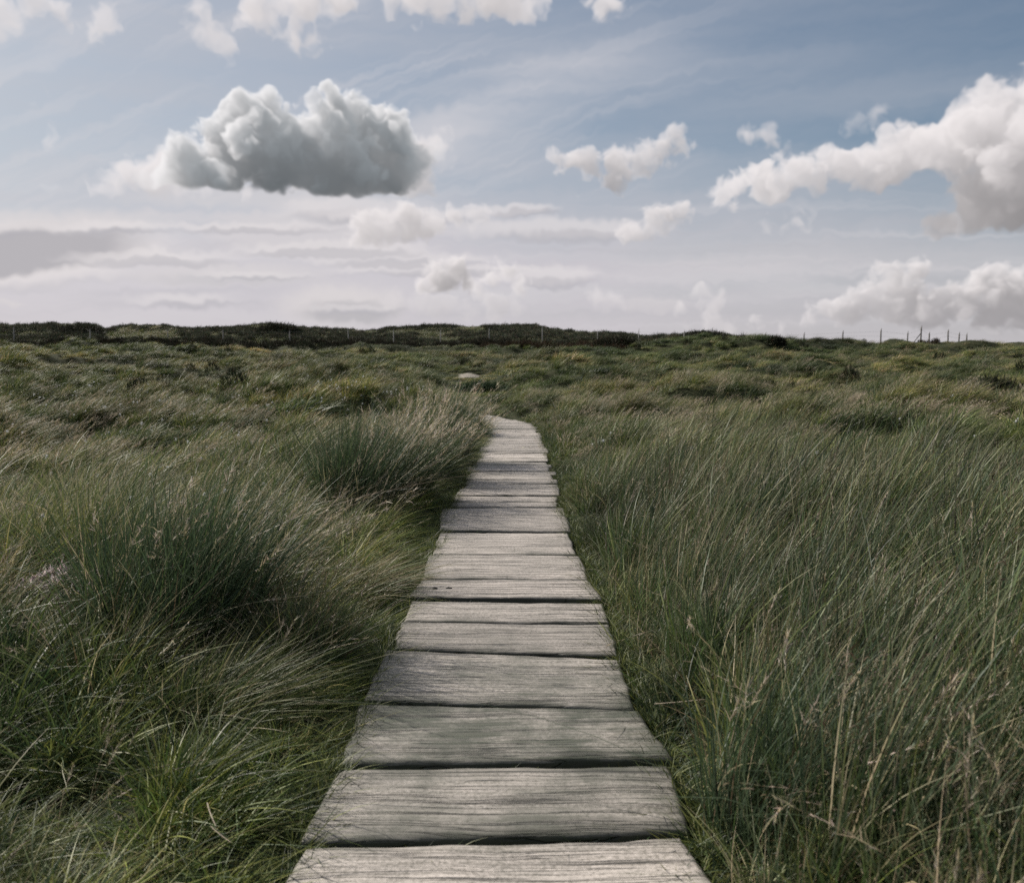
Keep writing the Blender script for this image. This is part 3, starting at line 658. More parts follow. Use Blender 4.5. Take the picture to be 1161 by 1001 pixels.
    if q.any():
        qs = rg.uniform(.65, 1.15, q.sum())*np.where(x[q] > path_x(y[q]), .55+.55*sstep(.0, .6, s[q]), .62)*(1.22-.62*cd[q])
        ri = rg.integers(0, 4, q.sum()) if kind == 'n' else rg.integers(4, 6, q.sum())
        tt = np.clip(t[q], .5, 1.45)
        rrows.append(np.stack([x[q]+.02, y[q], z[q], rg.normal(0, .5, q.sum()), qs*(1 if kind != 'f' else 1.6), qs, ri, tt[:, 0], tt[:, 1], tt[:, 2]], -1))
    # pale seeding stalks
    ps = np.clip(.12+.24*a, .03, .36)*sstep(.25, .8, s)
    ps = ps+np.where((x > .8) & (y < 8), .12, 0)+np.where((x < -1) & (y > 6) & (y < 16), .18, 0)+np.where((x > .8) & (y > 12) & (y < 26), .16, 0)
    ps = ps*np.where((x < 0) & (y < 3.6), .4, 1)
    q = (rg.uniform(0, 1, n) < ps*(1 if kind != 'f' else .8)) & ~clear
    if q.any():
        qs = rg.uniform(.7, 1.15, q.sum())*(1.15-.4*cd[q])*np.where(x[q] < path_x(y[q]), .66, .92-.14*sstep(6, 10, y[q]))
        si = rg.integers(0, 4, q.sum()) if r1 < 15 else rg.integers(4, 6, q.sum())
        c = rg.uniform(.6, 1.05, q.sum())
        srows.append(np.stack([x[q], y[q], z[q], rg.normal(0, .6, q.sum()), qs, qs, si, c, c*.99, c*.97], -1))
# small growth in the gaps between planks and along the edges of the boards
ex = []
for sgn in (-1, 1):
    y = rg.uniform(1.2, 24, 2600); x = path_x(y)+sgn*(HW+np.abs(rg.normal(.03 if sgn < 0 else .05, .025, 2600))); q_ = rg.uniform(.6, 1.5, 2600); c = rg.uniform(.6, 1.05, 2600)
    ex.append(np.stack([x, y, np.full(2600, -.055), rg.uniform(-3, 3, 2600), q_, q_*rg.uniform(.6, 1.1, 2600), rg.integers(18, 21, 2600), c, c, c*.9], -1))
# ---------------------------------------------- the boardwalk
def g_px(px, py):                                   # a point of the photograph on the level of the boards
    dx, dy, dz = px_dir(px, py); t = CAM_H/-dz
    return float(dx*t), float(dy*t)
# near planks: far edge and near edge of each as (left x, left y, right x, right y)
NEAR = [((342, 959, 776, 947), (286, 1046, 846, 1046)),
        ((386, 872, 758, 866), (340, 949, 781, 939)),
        ((407, 798, 724, 806), (387, 863, 764, 858)),
        ((438, 737, 702, 747), (411, 792, 721, 801)),
        ((455, 705, 691, 708), (446, 733, 703, 741)),
        ((466, 681, 684, 684), (457, 704, 692, 706)),
        ((477, 656, 668, 657), (462, 676, 684, 679)),
        ((487, 628, 657, 629), (479, 654, 668, 655)),
        ((498, 604, 645, 605), (489, 627, 655, 628)),
        ((501, 576, 639, 575), (498, 601, 648, 602))]
WEAR = [.22, .55, .85, .62, .35, .25, .08, .15, .2, .15]
prng = np.random.default_rng(3)
planks = []
for far, near in NEAR:
    planks.append((g_px(*near[:2]), g_px(*near[2:]), g_px(*far[2:]), g_px(*far[:2])))
yy = g_px(570, 574)[1]-.0; yb = yy
while yy < 28.6:
    dp = prng.uniform(.30, .54); gap = prng.uniform(.012, .035)
    y0, y1 = yy+gap, yy+gap+dp
    def edge(y, extra):
        c = path_x(y); sl = (path_x(y+.2)-path_x(y-.2))/.4; nx, ny = 1/math.hypot(1, sl), -sl/math.hypot(1, sl)
        return lambda s: (c+nx*s, y+ny*s)
    j = prng.normal(0, .022, 4); k = prng.normal(0, .012, 4)
    e0, e1 = edge(y0, 0), edge(y1, 0)
    jl = prng.normal(0, .03); jr = prng.normal(0, .03)
    a, b_, c, d_ = e0(-HW+jl), e0(HW+jr), e1(HW+jr+j[2]*.5), e1(-HW+jl+j[3]*.5)
    planks.append(((a[0], a[1]+k[0]), (b_[0], b_[1]+k[1]), (c[0], c[1]+k[1]*.6), (d_[0], d_[1]+k[0]*.6)))
    yy = y1
def plank_mesh(q, seed):
    q = np.array(q); c = q.mean(0); r = np.random.default_rng(seed); ph = r.uniform(0, 60)
    def lin(n, e):                                  # closer together at the ends, for the worn edge
        t = np.linspace(0, 1, n); return np.concatenate([[0, e*.25, e*.6, e], t[1:-1]*(1-2*e-.02)+e+.01, [1-e, 1-e*.6, 1-e*.25, 1]])
    S, T = np.meshgrid(lin(34, .022), lin(9, .055))
    lx = 1.15; ly = np.linalg.norm(q[3]-q[0])
    P = (q[0]*(1-S)[..., None]+q[1]*S[..., None])*(1-T)[..., None]+(q[3]*(1-S)[..., None]+q[2]*S[..., None])*T[..., None]
    wy = .013*fn(S*7+ph, S*0+ph, 5, 3)*(2*np.abs(T-.5))**2*np.where(T > .5, 1, .8)+.008*fn(S*7+ph+30, S*0, 6, 3)*(T < .5)*(2*np.abs(T-.5))**2
    wx = .012*fn(T*3.5+ph, T*0+9, 7, 3)*(2*np.abs(S-.5))**4*np.sign(S-.5)
    P[..., 0] += wx; P[..., 1] += wy
    de = np.minimum(np.minimum(S, 1-S)*lx, np.minimum(T, 1-T)*ly)
    chip = .5+.9*np.clip(fn(S*9+ph, T*3, 31, 2), 0, 1)
    z = -.013*np.exp(-de/(.008*chip+.002))+.004*fn(S*1.2+ph, T*9, 8, 3)+.0018*vn(S*4, T*34+ph, 2)+r.normal(0, .003)+(S-.5)*r.normal(0, .006)+(T-.5)*r.normal(0, .006)
    z = z-.012*np.clip(fn(S*2.2+ph, T*1.5, 44, 2)-.35, 0, 1)
    zb = base_z(P[..., 0], P[..., 1])+.07*(P[..., 1] > 40); z0 = float(base_z(c[0], c[1]))+.07*(c[1] > 40)
    top = np.stack([P[..., 0]-c[0], P[..., 1]-c[1], z+zb-z0], -1)
    nt, ns_ = S.shape
    idx = np.arange(nt*ns_).reshape(nt, ns_)
    F = np.stack([idx[:-1, :-1], idx[:-1, 1:], idx[1:, 1:], idx[1:, :-1]], -1).reshape(-1, 4)
    V = top.reshape(-1, 3)
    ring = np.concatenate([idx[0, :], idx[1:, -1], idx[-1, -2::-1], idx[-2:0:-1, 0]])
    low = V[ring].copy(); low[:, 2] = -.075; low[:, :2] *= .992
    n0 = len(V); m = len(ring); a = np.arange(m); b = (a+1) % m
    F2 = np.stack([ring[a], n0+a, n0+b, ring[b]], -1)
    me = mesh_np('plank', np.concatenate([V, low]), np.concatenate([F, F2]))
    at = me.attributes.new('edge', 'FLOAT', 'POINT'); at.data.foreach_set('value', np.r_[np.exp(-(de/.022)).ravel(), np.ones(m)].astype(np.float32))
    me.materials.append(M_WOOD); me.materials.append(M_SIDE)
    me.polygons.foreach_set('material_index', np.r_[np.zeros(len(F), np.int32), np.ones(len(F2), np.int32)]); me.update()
    return me, (c[0], c[1], z0)
tp, tr = [], []                                      # the trodden trail showing again far off, on the rise
ty = np.linspace(50, 57, 36); tu = np.linspace(-1, 1, 9)
for y_ in ty:
    hw = (.62+.22*vn(y_*1.3, 5.0, 501))*math.sin(math.pi*(y_-49.6)/7.9)**.4
    tp.append([(-.05*y_+.10*vn(y_*.8, 1.0, 503)+u_*hw, y_, float(base_z(-.05*y_, y_))+.10*(1-u_*u_)-.03+.03*float(vn(y_*2.2, u_*2, 505))) for u_ in tu])
tp = np.array(tp); ii = np.arange(len(ty)-1)[:, None]*9; jj = np.arange(8)[None]
M_TRAIL = ground_mat('trodden_grit', (.22, .20, .17), (.34, .31, .27), (.16, .145, .115), 1.5)
tro = link('path', mesh_np('path', tp.reshape(-1, 3), np.stack([ii+jj, ii+jj+1, ii+9+jj+1, ii+9+jj], -1).reshape(-1, 4)), M_TRAIL); tro['kind'] = 'structure'
bw = link('boardwalk', None, loc=(0, 2, 0))
tag(bw, 'weathered grey plank boardwalk running straight through the moor grass', 'boardwalk')
PL = {2: 'dark green-grey weathered plank', 1: 'plank with dark algae stains', 6: 'pale plank with two dark knots'}
plank_obs = []
for i, q in enumerate(planks):
    me, c = plank_mesh(q, 900+i)
    o = link('plank', me, None, bw, (c[0], c[1]-2, c[2])); o['wear'] = float(WEAR[i] if i < len(WEAR) else np.clip(prng.normal(.12, .12), 0, .5))
    if i in PL: o['label'] = PL[i]
    plank_obs.append((o, c))
def blob(name, parent, loc, rx, ry, rz, seed):
    r = np.random.default_rng(seed); u, w = np.meshgrid(np.linspace(0, 2*np.pi, 14)[:-1], np.linspace(-.45*np.pi, .5*np.pi, 7))
    rr = 1+.22*fn(np.cos(u)*1.5+seed, np.sin(u)*1.5+w, seed, 2)
    V = np.stack([rx*np.cos(u)*np.cos(w)*rr, ry*np.sin(u)*np.cos(w)*rr, rz*np.sin(w)*rr], -1).reshape(-1, 3)
    n = u.shape[1]; i = np.arange(u.shape[0]-1)[:, None]*n; j = np.arange(n)[None]; k = (j+1) % n
    return link(name, mesh_np(name, V, np.stack([i+j, i+k, i+n+k, i+n+j], -1).reshape(-1, 4)), M_KNOT, parent, loc)
for (px, py, pi, rx, ry) in ((493, 667, 6, .017, .016), (509, 667, 6, .022, .015), (571, 504, None, .05, .05)):
    X, Y = g_px(px, py)
    if pi is None: pi = min(range(10, len(planks)), key=lambda i: abs(plank_obs[i][1][1]-Y))
    o, c = plank_obs[pi]
    blob('knot', o, (X-c[0], Y-c[1], .001), rx, ry, .007, px)
for sgn in (-1, 1):                                   # low clumps creeping over the ends of the boards
    for y in rg.uniform(1.6, 22, 75 if sgn < 0 else 10):
        k_ = rg.integers(4, 12); yy_ = y+rg.normal(0, .05, k_); x = path_x(yy_)+sgn*(HW+rg.normal(.0, .03, k_)); q_ = rg.uniform(.5, 1.25, k_); c = rg.uniform(.6, 1.1, k_)
        ex.append(np.stack([x, yy_, np.full(k_, -.03), rg.uniform(-3, 3, k_), q_, q_*rg.uniform(.6, 1.1, k_), rg.integers(18, 21, k_), c, c, c*.9], -1))
for i in range(len(planks)-1):                       # moss and small grass in the gaps
    a, b_ = np.array(planks[i][3]), np.array(planks[i][2])
    n = 44 if i < 10 else 16
    t = rg.uniform(0, 1, n); t = np.where(rg.uniform(0, 1, n) < .6, np.where(t < .5, t*.3, 1-(1-t)*.3), t)
    P = a+(b_-a)*t[:, None]; P[:, 1] += .012
    h = rg.uniform(.4, .9, n)
    ex.append(np.stack([P[:, 0], P[:, 1], base_z(P[:, 0], P[:, 1])-.066, rg.uniform(-3, 3, n), h, h, rg.integers(18, 21, n), rg.uniform(.5, 1, n), rg.uniform(.6, 1.1, n), rg.uniform(.5, .9, n)], -1))
scatter('moor_grass', c_grass, np.concatenate(rows+ex), 'windblown green and straw moor grass covering the ground on both sides', 'grass')
scatter('rushes', c_rush, np.concatenate(rrows), 'dark blue-green rushes standing among the moor grass', 'rushes')
scatter('seeding_grass', c_stalk, np.concatenate(srows), 'pale feathery seeding grass stalks leaning over the green moor', 'seed stalks')
# heather on the ridge and in a dark band below the fence
hx, hy, hs, ht = [], [], [], []
x = rg.uniform(-105, 50, 22000); y = rg.uniform(119, 172, 22000)
z = hill_z(x, y); k = (z > ground_z(x, y)-.1) & (np.abs(x/y) < .74) & (fn(x/6, y/5, 61, 2)+.25*fn(x/2, y/2, 62, 2) > -.22)
hx.append(x[k]); hy.append(y[k]); hs.append(rg.uniform(.8, 1.7, k.sum())); ht.append(rg.uniform(1.2, 3.4, (k.sum(), 1))*np.array([1.0, 1.02, 1.05]))
def band(n, px0, px1, y0, y1, thr, sc1, tint):
    y = rg.uniform(y0, y1, n); px = rg.uniform(px0, px1, n); x = (px-CX)/F_PX*y
    k = fn(x/4.5, y/3.0, 66, 2) > thr
    hx.append(x[k]); hy.append(y[k]); hs.append(rg.uniform(.5, 1.0, k.sum())*sc1); ht.append(rg.uniform(.6, 1.3, (k.sum(), 1))*np.array(tint))
band(1700, 548, 745, 86, 99, -.6, 1.25, (1.5, 1.0, .9)); band(2600, -60, 760, 106, 116, -.25, 1.15, (1, .9, .9)); band(260, 140, 420, 92, 104, .1, 1.1, (.9, 1, .9))
band(300, 880, 1060, 104, 112, .05, 1.0, (1.3, .9, .8)); band(420, -60, 560, 55, 92, .32, .95, (.9, 1, .8)); band(320, 700, 1250, 50, 95, .34, .95, (.9, 1, .8)); band(420, -100, 440, 24, 46, .34, .75, (1.0, 1.1, .9)); band(420, 690, 1250, 26, 46, .34, .75, (1.0, 1.1, .9))
hx, hy, hs, ht = map(np.concatenate, (hx, hy, hs, ht))
scatter('heather', c_heath, np.concatenate([np.stack([hx, hy, full_z(hx, hy)-.05, rg.uniform(-3, 3, len(hx)), hs, hs*rg.uniform(.6, 1.2, len(hx))*np.where(hy < 118, 1.7, 1), rg.integers(0, 3, len(hx))], -1), ht], 1),
        'dark heather scrub over the distant ridge and below the fence', 'heather')
# marram-like grass on the ridge
x = rg.uniform(-105, 50, 12000); y = rg.uniform(119, 172, 12000); k = (np.abs(x/y) < .74) & (hill_z(x, y) > ground_z(x, y)-.1)
x, y = x[k], y[k]; n = len(x); t, a, b = tints(x, y, rg); t *= np.array([1.05, 1.0, 1.05])
scatter('ridge_grass', c_grass, np.stack([x, y, full_z(x, y), rg.normal(0, .5, n), rg.uniform(1.0, 1.9, n), rg.uniform(.9, 1.5, n), rg.integers(13, 18, n), t[:, 0], t[:, 1], t[:, 2]], -1),
        'coarse dark grass growing over the distant ridge', 'grass')
cp = []
crng = np.random.default_rng(8)
for (n, x0, x1, y0, y1) in ((95, -20, 360, 415, 540), (40, 330, 480, 420, 520), (22, 640, 1160, 470, 560), (14, 20, 330, 540, 640), (8, 300, 420, 390, 415)):
    for _ in range(n):
        X, Y = at_px(crng.uniform(x0, x1), crng.uniform(y0, y1))
        if side(X, Y) < .3: continue
        s = crng.uniform(.7, 1.1)*(1+.010*Y); cp.append((X, Y, float(full_z(X, Y)), crng.normal(0, .5), s*(1.0 if Y < 15 else 1.15), min(s, 1.1), crng.integers(0, 2), 1, 1, 1))
scatter('cotton_grass', c_cot, cp, 'white fluffy cotton grass heads flecking the moor grass', 'cotton grass')

# ---------------------------------------------- plants that stand out one by one
def plant(name, px, py, label, cat, parts, group=None, xy=None, seed=0):
    X, Y = xy or at_px(px, py)
    e = link(name, None, loc=(X, Y, float(full_z(X, Y))-.01)); tag(e, label, cat, group)
    for (pn, fn_) in parts:
        b = Bag(); fn_(b, np.random.default_rng(seed+len(pn))); link(pn, b.mesh(pn), M_BUSH if name == 'heather_bush' else M_CLUMP, e)
    return e
def tall(n, rad, L, w=.0042, wind=.25, pal=RU, tip=None, splay=.25, droop=.08):
    return lambda b, r: add_tuft(b, r, n, rad, L, splay, wind, droop, w, pal, 7, tip, .62, .22, pw=2.6)
def plumes(n, rad, L, wind=.3, per=22, hl=.035, hw=.0034, pal=((PINK, 2), (STRAW, 3))):
    def f(b, r):
        P = add_tuft(b, r, n, rad, L, .22, wind, .08, .0026, [(STRAW, 3), (OLIVE, 2)], 7, None, .6, .13, pw=5)
        add_heads(b, r, P[:, 4:], .5, hl, hw, per, list(pal), .35)
    return f
TIPY = [(YGREEN*1.25, 3), (RUSH, 3), (STRAW, 1)]
plant('rush_tussock', 200, 712, 'biggest dark rush tussock, bushy and tall, in the left foreground', 'rush tussock',
      [('stems', tall(1900, .44, .84, .0046, .16)), ('seed_heads', plumes(70, .42, .88))], seed=1)
plant('grass_tussock', 105, 655, 'yellow-green grass tussock at the left flank of the biggest rush tussock', 'grass tussock',
      [('blades', tall(800, .26, .72, .0046, .20, [(YGREEN, 4), (GREEN, 3), (STRAW, 1)], TIPY, .35, .15))], seed=2)
plant('rush_tussock', 396, 583, 'tall dark upright rush clump beside the left edge of the boardwalk, midway along', 'rush tussock',
      [('stems', tall(1500, .34, 1.0, .006, .12)), ('seed_heads', plumes(40, .3, .9))], seed=3)
for n, (px, py, L, R, lab) in enumerate(((440, 560, .84, .42, 'pale-plumed reedy clump touching the tall dark rush clump on its right'),
                                  (470, 542, .90, .42, 'pale-plumed reedy clump leaning over the left edge of the far boards'),
                                  (496, 514, 1.02, .46, 'pale-plumed reedy clump hiding where the boardwalk bends left'))):
    plant('reed_clump', px, py, lab, 'reed clump', [('stems', tall(1500, R, L, .0065, .13, [(GREEN, 4), (DKGREEN, 3), (RUSH, 4), (OLIVE, 2), (STRAW, 1)], None, .28, .10)), ('plumes', plumes(110, R, L*1.12, .2, 20, .06, .006))],
          'pale-plumed reedy clumps along the boardwalk', xy=None, seed=20+n)
plant('rush_tussock', 345, 752, 'low rush tussock with reddish-brown tips at the left edge of the near boards', 'rush tussock',
      [('stems', tall(1000, .20, .44, .0038, .10, [(RUSH, 3), (GREEN, 4), (DKGREEN, 3), (BROWN, 1.5)], [(BROWN, 3), (OLIVE, 2), (GREEN, 2)], .35, .12)), ('seed_heads', plumes(36, .2, .54, .2, 12, .014, .004, ((BROWN, 3), (PINK, 1))))], seed=5)
plant('grass_tussock', 235, 815, 'arching grass tussock with pale tips lying forward in the lower left', 'grass tussock',
      [('blades', tall(800, .20, .42, .0036, .45, [(GREEN, 4), (YGREEN, 2), (DKGREEN, 3), (OLIVE, 2), (STRAW, 1.6)], [(STRAW, 2), (YGREEN, 2), (GREEN, 2)], .4, .35))], seed=6)
plant('grass_tussock', 395, 668, 'straw-tipped grass hummock with a dark hollow under it, left of the middle boards', 'grass tussock',
      [('blades', tall(800, .30, .34, .004, .5, [(OLIVE, 3), (STRAW, 2), (GREEN, 3), (BROWN, 1)], [(STRAW, 3), (OLIVE, 2)], .45, .35))], seed=7)
plant('rush_tussock', 880, 930, 'dense dark rush tussock nearest to the right edge of the boardwalk', 'rush tussock',
      [('stems', tall(900, .22, .56, .0042, .30, RU, None, .28)), ('seed_heads', plumes(16, .2, .62, .4))], seed=8)
for n, (px, py, lab) in enumerate(((842, 497, 'dark grass hummock in the dry grass right of the far boards'), (1010, 560, 'broad dark green hummock on the right half of the moor'),
                                   (345, 470, 'rounded green hummock out on the left moor, behind the reedy clumps'), (150, 508, 'rounded yellowish hummock with a dark hollow on the far left moor'))):
    X, Y = at_px(px, py); W = Y*.030
    plant('grass_tussock', px, py, lab, 'grass tussock', [('blades', tall(1300, W, .45, .0010*Y, .5, [(GREEN, 4), (DKGREEN, 4), (OLIVE, 2), (YGREEN, 1.6)], None, .5, .3))], xy=(X, Y), seed=30+n)
def bush(n, rx, h, size, pal, ry=None):
    def f(b, r):
        a = r.normal(size=(n, 3)); a /= np.linalg.norm(a, axis=1, keepdims=True); a[:, 2] = np.abs(a[:, 2])
        lump = 1+.30*fn(a[:, 0]*2.1+r.uniform(0, 50), a[:, 1]*2.1+a[:, 2], 3, 2)
        q = a*np.array([rx, ry or rx*.7, h])*(r.uniform(.25, 1, n)**.4*lump)[:, None]
        V, F, C, _ = blades(q, size*r.uniform(.5, 1.4, n), a+r.normal(0, .7, (n, 3))+np.array([.25, 0, .4]), r.normal(0, .25, (n, 3)), size*r.uniform(.12, .3, n), pick(r, n, pal), 3, None, r)
        b.add(V, F, C)
    return f
def twigs(rx, h, w):
    def f(b, r):
        n = 26; V, F, C, _ = blades(disc(r, n, rx*.25), h*r.uniform(.6, 1, n), np.concatenate([r.normal(0, .5, (n, 2)), np.ones((n, 1))], 1), r.normal(0, .15, (n, 3)), np.full(n, w), pick(r, n, [(BROWN*.5, 1)]), 5, None, r, 4.0)
        b.add(V, F, C)
    return f
DK = [(np.array([.018, .022, .014]), 4), (np.array([.034, .036, .020]), 3), (np.array([.042, .030, .022]), 1.5)]
for n, (px, py, rw, hh, lab) in enumerate(((1122, 452, 36, 16, 'dark heather bush alone in the grass at the right edge of the moor'), (315, 377, 22, 10, 'rounded dark bush topping the highest point of the ridge, left of the boardwalk'),
                                   (90, 379, 30, 9, 'wide dark bush on the far left end of the ridge'), (800, 384, 26, 8, 'wide dark bush on the low knoll where the ridge ends at right'),
                                   (880, 391, 10, 8, 'small dark bush below the skyline posts on the right'), (255, 396, 16, 7, 'dark heather bush in the grass below the left part of the ridge'),
                                   (705, 392, 30, 9, 'brown heather bush in front of the fence, right of the boardwalk'), (548, 446, 30, 10, 'dark green bush behind the bend of the boardwalk'))):
    X, Y = at_px(px, py); m = Y/F_PX
    plant('heather_bush', px, py, lab, 'bush', [('foliage', bush(1800, rw*m, hh*m, .16+.0022*Y, DK if n != 7 else [(DKGREEN, 3), (RUSH*.8, 3)])), ('twigs', twigs(rw*m, hh*m*.9, .012+.0002*Y))], xy=(X, Y), seed=60+n)
# bleached sprig at the left edge and broken straws near the camera
def sprig(b, r):
    n = 9; a = np.stack([r.uniform(-.30, .36, n), r.uniform(-.1, .1, n), np.full(n, .06)], -1)
    P = blades(a, r.uniform(.30, .42, n), np.stack([r.uniform(.25, .7, n), r.normal(0, .2, n), np.ones(n)*.7], -1), np.stack([r.uniform(.1, .4, n), r.normal(0, .1, n), -.3*np.ones(n)], -1), np.full(n, .005), pick(r, n, [(np.array([.24, .2, .19]), 1)]), 7, None, r, 6)
    b.add(*P[:3]); add_heads(b, r, P[3][:, 3:], .1, .05, .009, 80, [(np.array([.62, .53, .54]), 3), (np.array([.40, .32, .32]), 1)], .8)
plant('dead_heather_sprig', 45, 700, 'bleached pinkish-grey dead heather sprig at the left edge of the picture', 'dead sprig', [('twigs', sprig)], seed=80)
def straw_stem(p0, p1, rad, name, lab, seed):
    a = np.array([*g_px(*p0), 0.]); c = np.array([*g_px(*p1), 0.]); a[2] = float(ground_z(a[0], a[1]))+.13; c[2] = float(ground_z(c[0], c[1]))+.15
    b = Bag(); r = np.random.default_rng(seed); L = np.linalg.norm(c-a)
    for k in range(3):
        V, F, C, _ = blades(a[None], np.array([L]), ((c-a)/L)[None], np.array([[.05, 0, .04]]), np.array([rad]), np.array([[.40, .34, .26]]), 6, None, r, 7); b.add(V, F, C)
    tag(link(name, b.mesh(name), M_CLUMP), lab, 'dry stem')
straw_stem((236, 950), (243, 985), .003, 'dry_stem', 'short pale dry stem standing upright in the lower left grass', 3)
straw_stem((240, 975), (262, 998), .003, 'dry_stem', 'pale broken dry stem slanting down in the lower left grass', 4)
straw_stem((742, 816), (800, 832), .005, 'dry_stem', 'pale dry stem lying along the right edge of the near boards', 5)

# ---------------------------------------------- fences
def tube(b, p0, p1, r0, r1, n=8, skew=0.):
    p0, p1 = np.array(p0, float), np.array(p1, float); d = p1-p0; d /= np.linalg.norm(d)
    s = np.cross(d, [0, 0, 1.0] if abs(d[2]) < .9 else [1.0, 0, 0]); s /= np.linalg.norm(s); u = np.cross(s, d)
    a = np.linspace(0, 2*np.pi, n+1)[:-1]; ring = np.cos(a)[:, None]*s+np.sin(a)[:, None]*u
    tp = p1+ring*r1; tp = tp+d*(ring@np.array([1., 0, 0]))[:, None]*skew
    V = np.concatenate([p0+ring*r0, tp, p1[None]+d*.01, p0[None]]); i = np.arange(n); j = (i+1) % n
    F = np.concatenate([np.stack([i, j, n+j, n+i], -1), np.stack([n+i, n+j, np.full(n, 2*n), np.full(n, 2*n)], -1)[:, [0, 1, 2, 2]]])
    b.add(V, F[:n], np.zeros((len(V), 3)))
    b.f.append(np.stack([n+i, n+j, np.full(n, 2*n), n+i], -1)[:0]+b.n)
    # cap as a fan of thin quads
    h = n//2; cap = np.array([[n+k, n+k+1, n+(n-2-k) % n, n+(n-1-k) % n] for k in range(h-1)])
    b.f.append(cap+b.n-len(V))
def fence(label, spec, Y, pm, r, wires, seed, brace=None):
    rr = np.random.default_rng(seed)
    pts = []
    for (px, yb, yt) in spec:
        yw = Y(px); X = (px-CX)/F_PX*yw; z = float(full_z(X, yw)); h = max(CAM_H+(418-yt)/F_PX*yw-z, .9)
        pts.append((X, yw, z, h))
    e = link('wire_fence', None, loc=pts[0][:3]); tag(e, label, 'fence'); o0 = np.array(pts[0][:3])
    for (X, yw, z, h) in pts:
        b = Bag(); tube(b, (0, 0, -.35), (rr.normal(0, .05), rr.normal(0, .05), h), r*rr.uniform(.9, 1.2), r*rr.uniform(.75, 1.0), 10, .25)
        link('post', mesh_np('post', np.concatenate(b.v), np.concatenate(b.f)), pm, e, tuple(np.array((X, yw, z))-o0))
    if brace is not None:
        X, yw, z, h = pts[brace]; b = Bag(); tube(b, (-1.7, 0, .1), (-.1, 0, h*.72), r*.6, r*.6, 8)
        link('brace', mesh_np('brace', np.concatenate(b.v), np.concatenate(b.f)), pm, e, tuple(np.array((X, yw-.15, z))-o0))
    for fr in wires:
        b = Bag()
        for p, q in zip(pts[:-1], pts[1:]):
            tube(b, np.array((p[0], p[1], p[2]+p[3]*fr))-o0, np.array((q[0], q[1], q[2]+q[3]*fr))-o0, .006, .006, 5)
        link('wire', mesh_np('wire', np.concatenate(b.v), np.concatenate(b.f)), M_WIRE, e)
fence('wire fence on pale wooden posts running below the distant ridge',
      [(-40, 386, 371), (19, 386, 371), (105, 386, 374), (193, 386, 374), (255, 386, 374), (330, 386, 375), (397, 387, 373), (447, 386, 374), (500, 386, 374), (555, 386, 372), (615, 387, 371), (677, 386, 375), (723, 385, 374), (774, 386, 376), (818, 386, 376)],
      lambda px: 117.2, M_POST, .065, (.35, .62, .9), 1)
fence('wire fence on thin posts coloured dark as silhouettes against the sky on the right skyline',
      [(866, 386, 378), (909, 386, 378), (953, 386, 376), (996, 386, 374), (1026, 386, 377), (1041, 386, 371), (1051, 386, 378), (1072, 387, 375), (1084, 387, 378), (1093, 387, 379)],
      lambda px: 126.0, M_POSTD, .10, (.35, .62, .9), 2, brace=5)

# ---------------------------------------------- sky, sun, camera
w = bpy.data.worlds.new('World'); sc.world = w; w.use_nodes = True
ns, lk = w.node_tree.nodes, w.node_tree.links; ns.clear()
px_ = build_sky()
img = bpy.data.images.new('cloud_band', SW, SH, alpha=True, float_buffer=True); img.colorspace_settings.name = 'Non-Color'; img.alpha_mode = 'CHANNEL_PACKED'
img.pixels.foreach_set(px_.ravel()); img.update(); img.pack()
tc = N(ns, 'ShaderNodeTexCoord'); sx = N(ns, 'ShaderNodeSeparateXYZ'); lk.new(tc.outputs['Generated'], sx.inputs[0])
def mth(op, a, b=None, c=None):
    n = N(ns, 'ShaderNodeMath', operation=op)
    for i, s in enumerate((a, b, c)):
        if s is None: continue
        if isinstance(s, (int, float)): n.inputs[i].default_value = s
        else: lk.new(s, n.inputs[i])
    return n.outputs[0]
azn = mth('ARCTAN2', sx.outputs[0], sx.outputs[1]); eln = mth('ARCSINE', sx.outputs[2])
un = mth('MULTIPLY_ADD', azn, 180/math.pi/(AZ1-AZ0), -AZ0/(AZ1-AZ0)); vnn = mth('MULTIPLY_ADD', eln, 180/math.pi/(EL1-EL0), -EL0/(EL1-EL0))
cb = N(ns, 'ShaderNodeCombineXYZ'); lk.new(un, cb.inputs[0]); lk.new(vnn, cb.inputs[1])
it = N(ns, 'ShaderNodeTexImage', image=img, extension='CLIP', interpolation='Cubic'); lk.new(cb.outputs[0], it.inputs[0])
sky = N(ns, 'ShaderNodeTexSky', sky_type='NISHITA', sun_disc=False, sun_elevation=math.radians(SUN_EL), sun_rotation=math.radians(SUN_AZ), altitude=50, air_density=1.0, dust_density=1.4, ozone_density=1.2)
SKY_STR = 0.10
bg = N(ns, 'ShaderNodeBackground', i_Strength=SKY_STR); out = N(ns, 'ShaderNodeOutputWorld')
hs = N(ns, 'ShaderNodeHueSaturation', i_Saturation=.98, i_Value=.63); tm = N(ns, 'ShaderNodeMix', data_type='RGBA', blend_type='MULTIPLY'); tm.inputs[0].default_value = 1; tm.inputs[7].default_value = (.93, 1.02, 1.02, 1); lk.new(sky.outputs[0], tm.inputs[6]); lk.new(tm.outputs[2], hs.inputs['Color'])
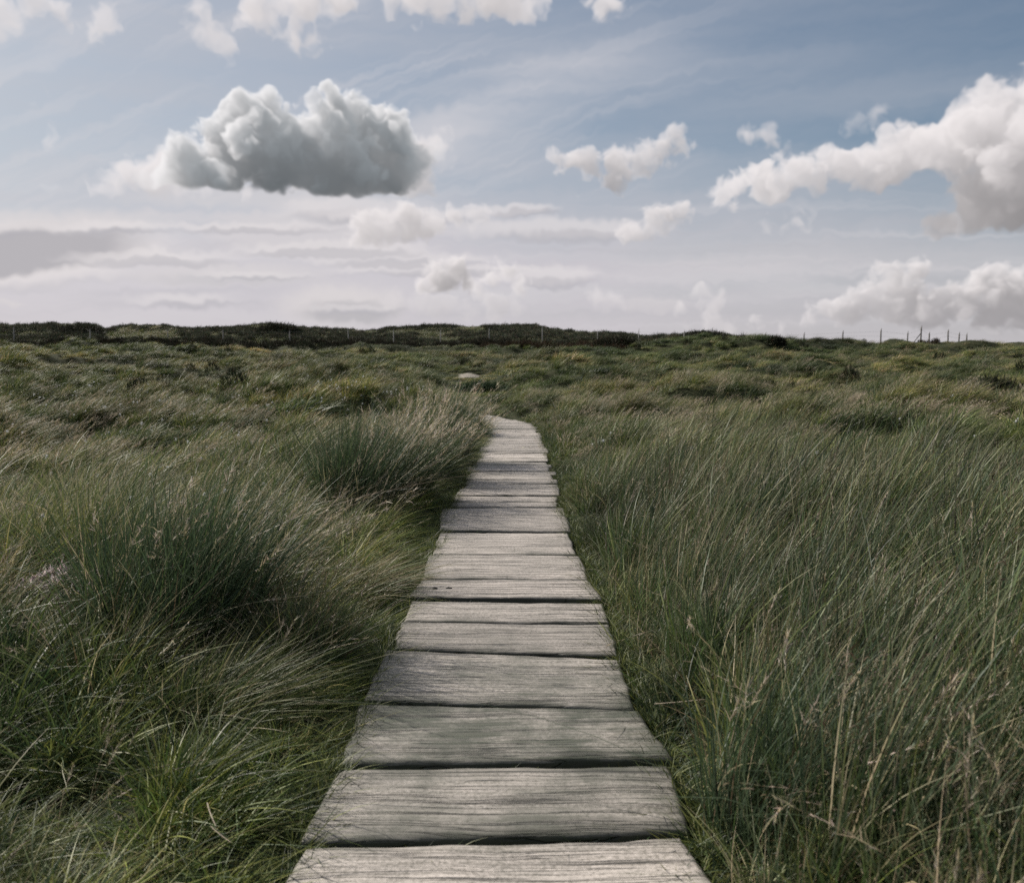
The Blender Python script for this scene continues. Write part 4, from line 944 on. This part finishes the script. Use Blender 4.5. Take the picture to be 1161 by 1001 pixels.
# loose cloud cover over the rest of the sky
nz = N(ns, 'ShaderNodeTexNoise', i_Scale=2.6, i_Detail=7.0, i_Roughness=.58); mp = N(ns, 'ShaderNodeMapping'); mp.inputs['Scale'].default_value = (1, 1, 2.6); lk.new(tc.outputs['Generated'], mp.inputs[0]); lk.new(mp.outputs[0], nz.inputs['Vector'])
cov = N(ns, 'ShaderNodeMapRange', i_From_Min=.42, i_From_Max=.66, i_To_Min=.15, i_To_Max=.85); lk.new(nz.outputs['Fac'], cov.inputs[0])
def edge_(t, e): return mth('MINIMUM', mth('MAXIMUM', mth('MULTIPLY', mth('MINIMUM', t, mth('SUBTRACT', 1.0, t)), e), 0.0), 1.0)
inside = mth('MULTIPLY', edge_(un, 8.0), mth('MINIMUM', mth('MAXIMUM', mth('MULTIPLY', mth('SUBTRACT', 1.0, vnn), 5.0), 0.0), 1.0))
ca = mth('MULTIPLY', cov.outputs[0], mth('SUBTRACT', 1.0, inside))
m1 = N(ns, 'ShaderNodeMix', data_type='RGBA'); lk.new(ca, m1.inputs[0]); lk.new(hs.outputs[0], m1.inputs[6]); m1.inputs[7].default_value = (.50/SKY_STR, .49/SKY_STR, .51/SKY_STR, 1)
# clouds of the band laid over it: cloud + sky * (1 - cover)
s1 = N(ns, 'ShaderNodeVectorMath', operation='SCALE'); lk.new(m1.outputs[2], s1.inputs[0]); lk.new(mth('SUBTRACT', 1.0, it.outputs['Alpha']), s1.inputs['Scale'])
s2 = N(ns, 'ShaderNodeVectorMath', operation='SCALE'); lk.new(it.outputs['Color'], s2.inputs[0]); s2.inputs['Scale'].default_value = 1/SKY_STR
s3 = N(ns, 'ShaderNodeVectorMath', operation='ADD'); lk.new(s1.outputs[0], s3.inputs[0]); lk.new(s2.outputs[0], s3.inputs[1])
lk.new(s3.outputs[0], bg.inputs[0]); lk.new(bg.outputs[0], out.inputs[0])
sl = bpy.data.lights.new('sun', 'SUN'); sl.energy = 5.0; sl.angle = math.radians(.6); sl.color = (1, .93, .84)
so = bpy.data.objects.new('sun', sl); COL.objects.link(so)
a_, e_ = math.radians(SUN_AZ), math.radians(SUN_EL)
so.rotation_euler = Vector((math.sin(a_)*math.cos(e_), math.cos(a_)*math.cos(e_), math.sin(e_))).to_track_quat('Z', 'Y').to_euler()
cam = bpy.data.cameras.new('camera'); co = bpy.data.objects.new('camera', cam); COL.objects.link(co); sc.camera = co
co.location = (0, 0, CAM_H); co.rotation_euler = (math.pi/2-PITCH, 0, 0)
cam.sensor_width = 36; cam.lens = 36*F_PX/1161; cam.clip_start = .05; cam.clip_end = 5000
cam.dof.use_dof = True; cam.dof.focus_distance = 6.0; cam.dof.aperture_fstop = 3.8
sc.view_settings.view_transform = 'Standard'; sc.view_settings.look = 'None'; sc.view_settings.exposure = .32; sc.view_settings.gamma = 1
sc.cycles.use_denoising = False; sc.cycles.sample_clamp_direct = 8; sc.cycles.sample_clamp_indirect = 4
sc.cycles.max_bounces = 4; sc.cycles.diffuse_bounces = 3; sc.cycles.transmission_bounces = 3; sc.cycles.glossy_bounces = 1
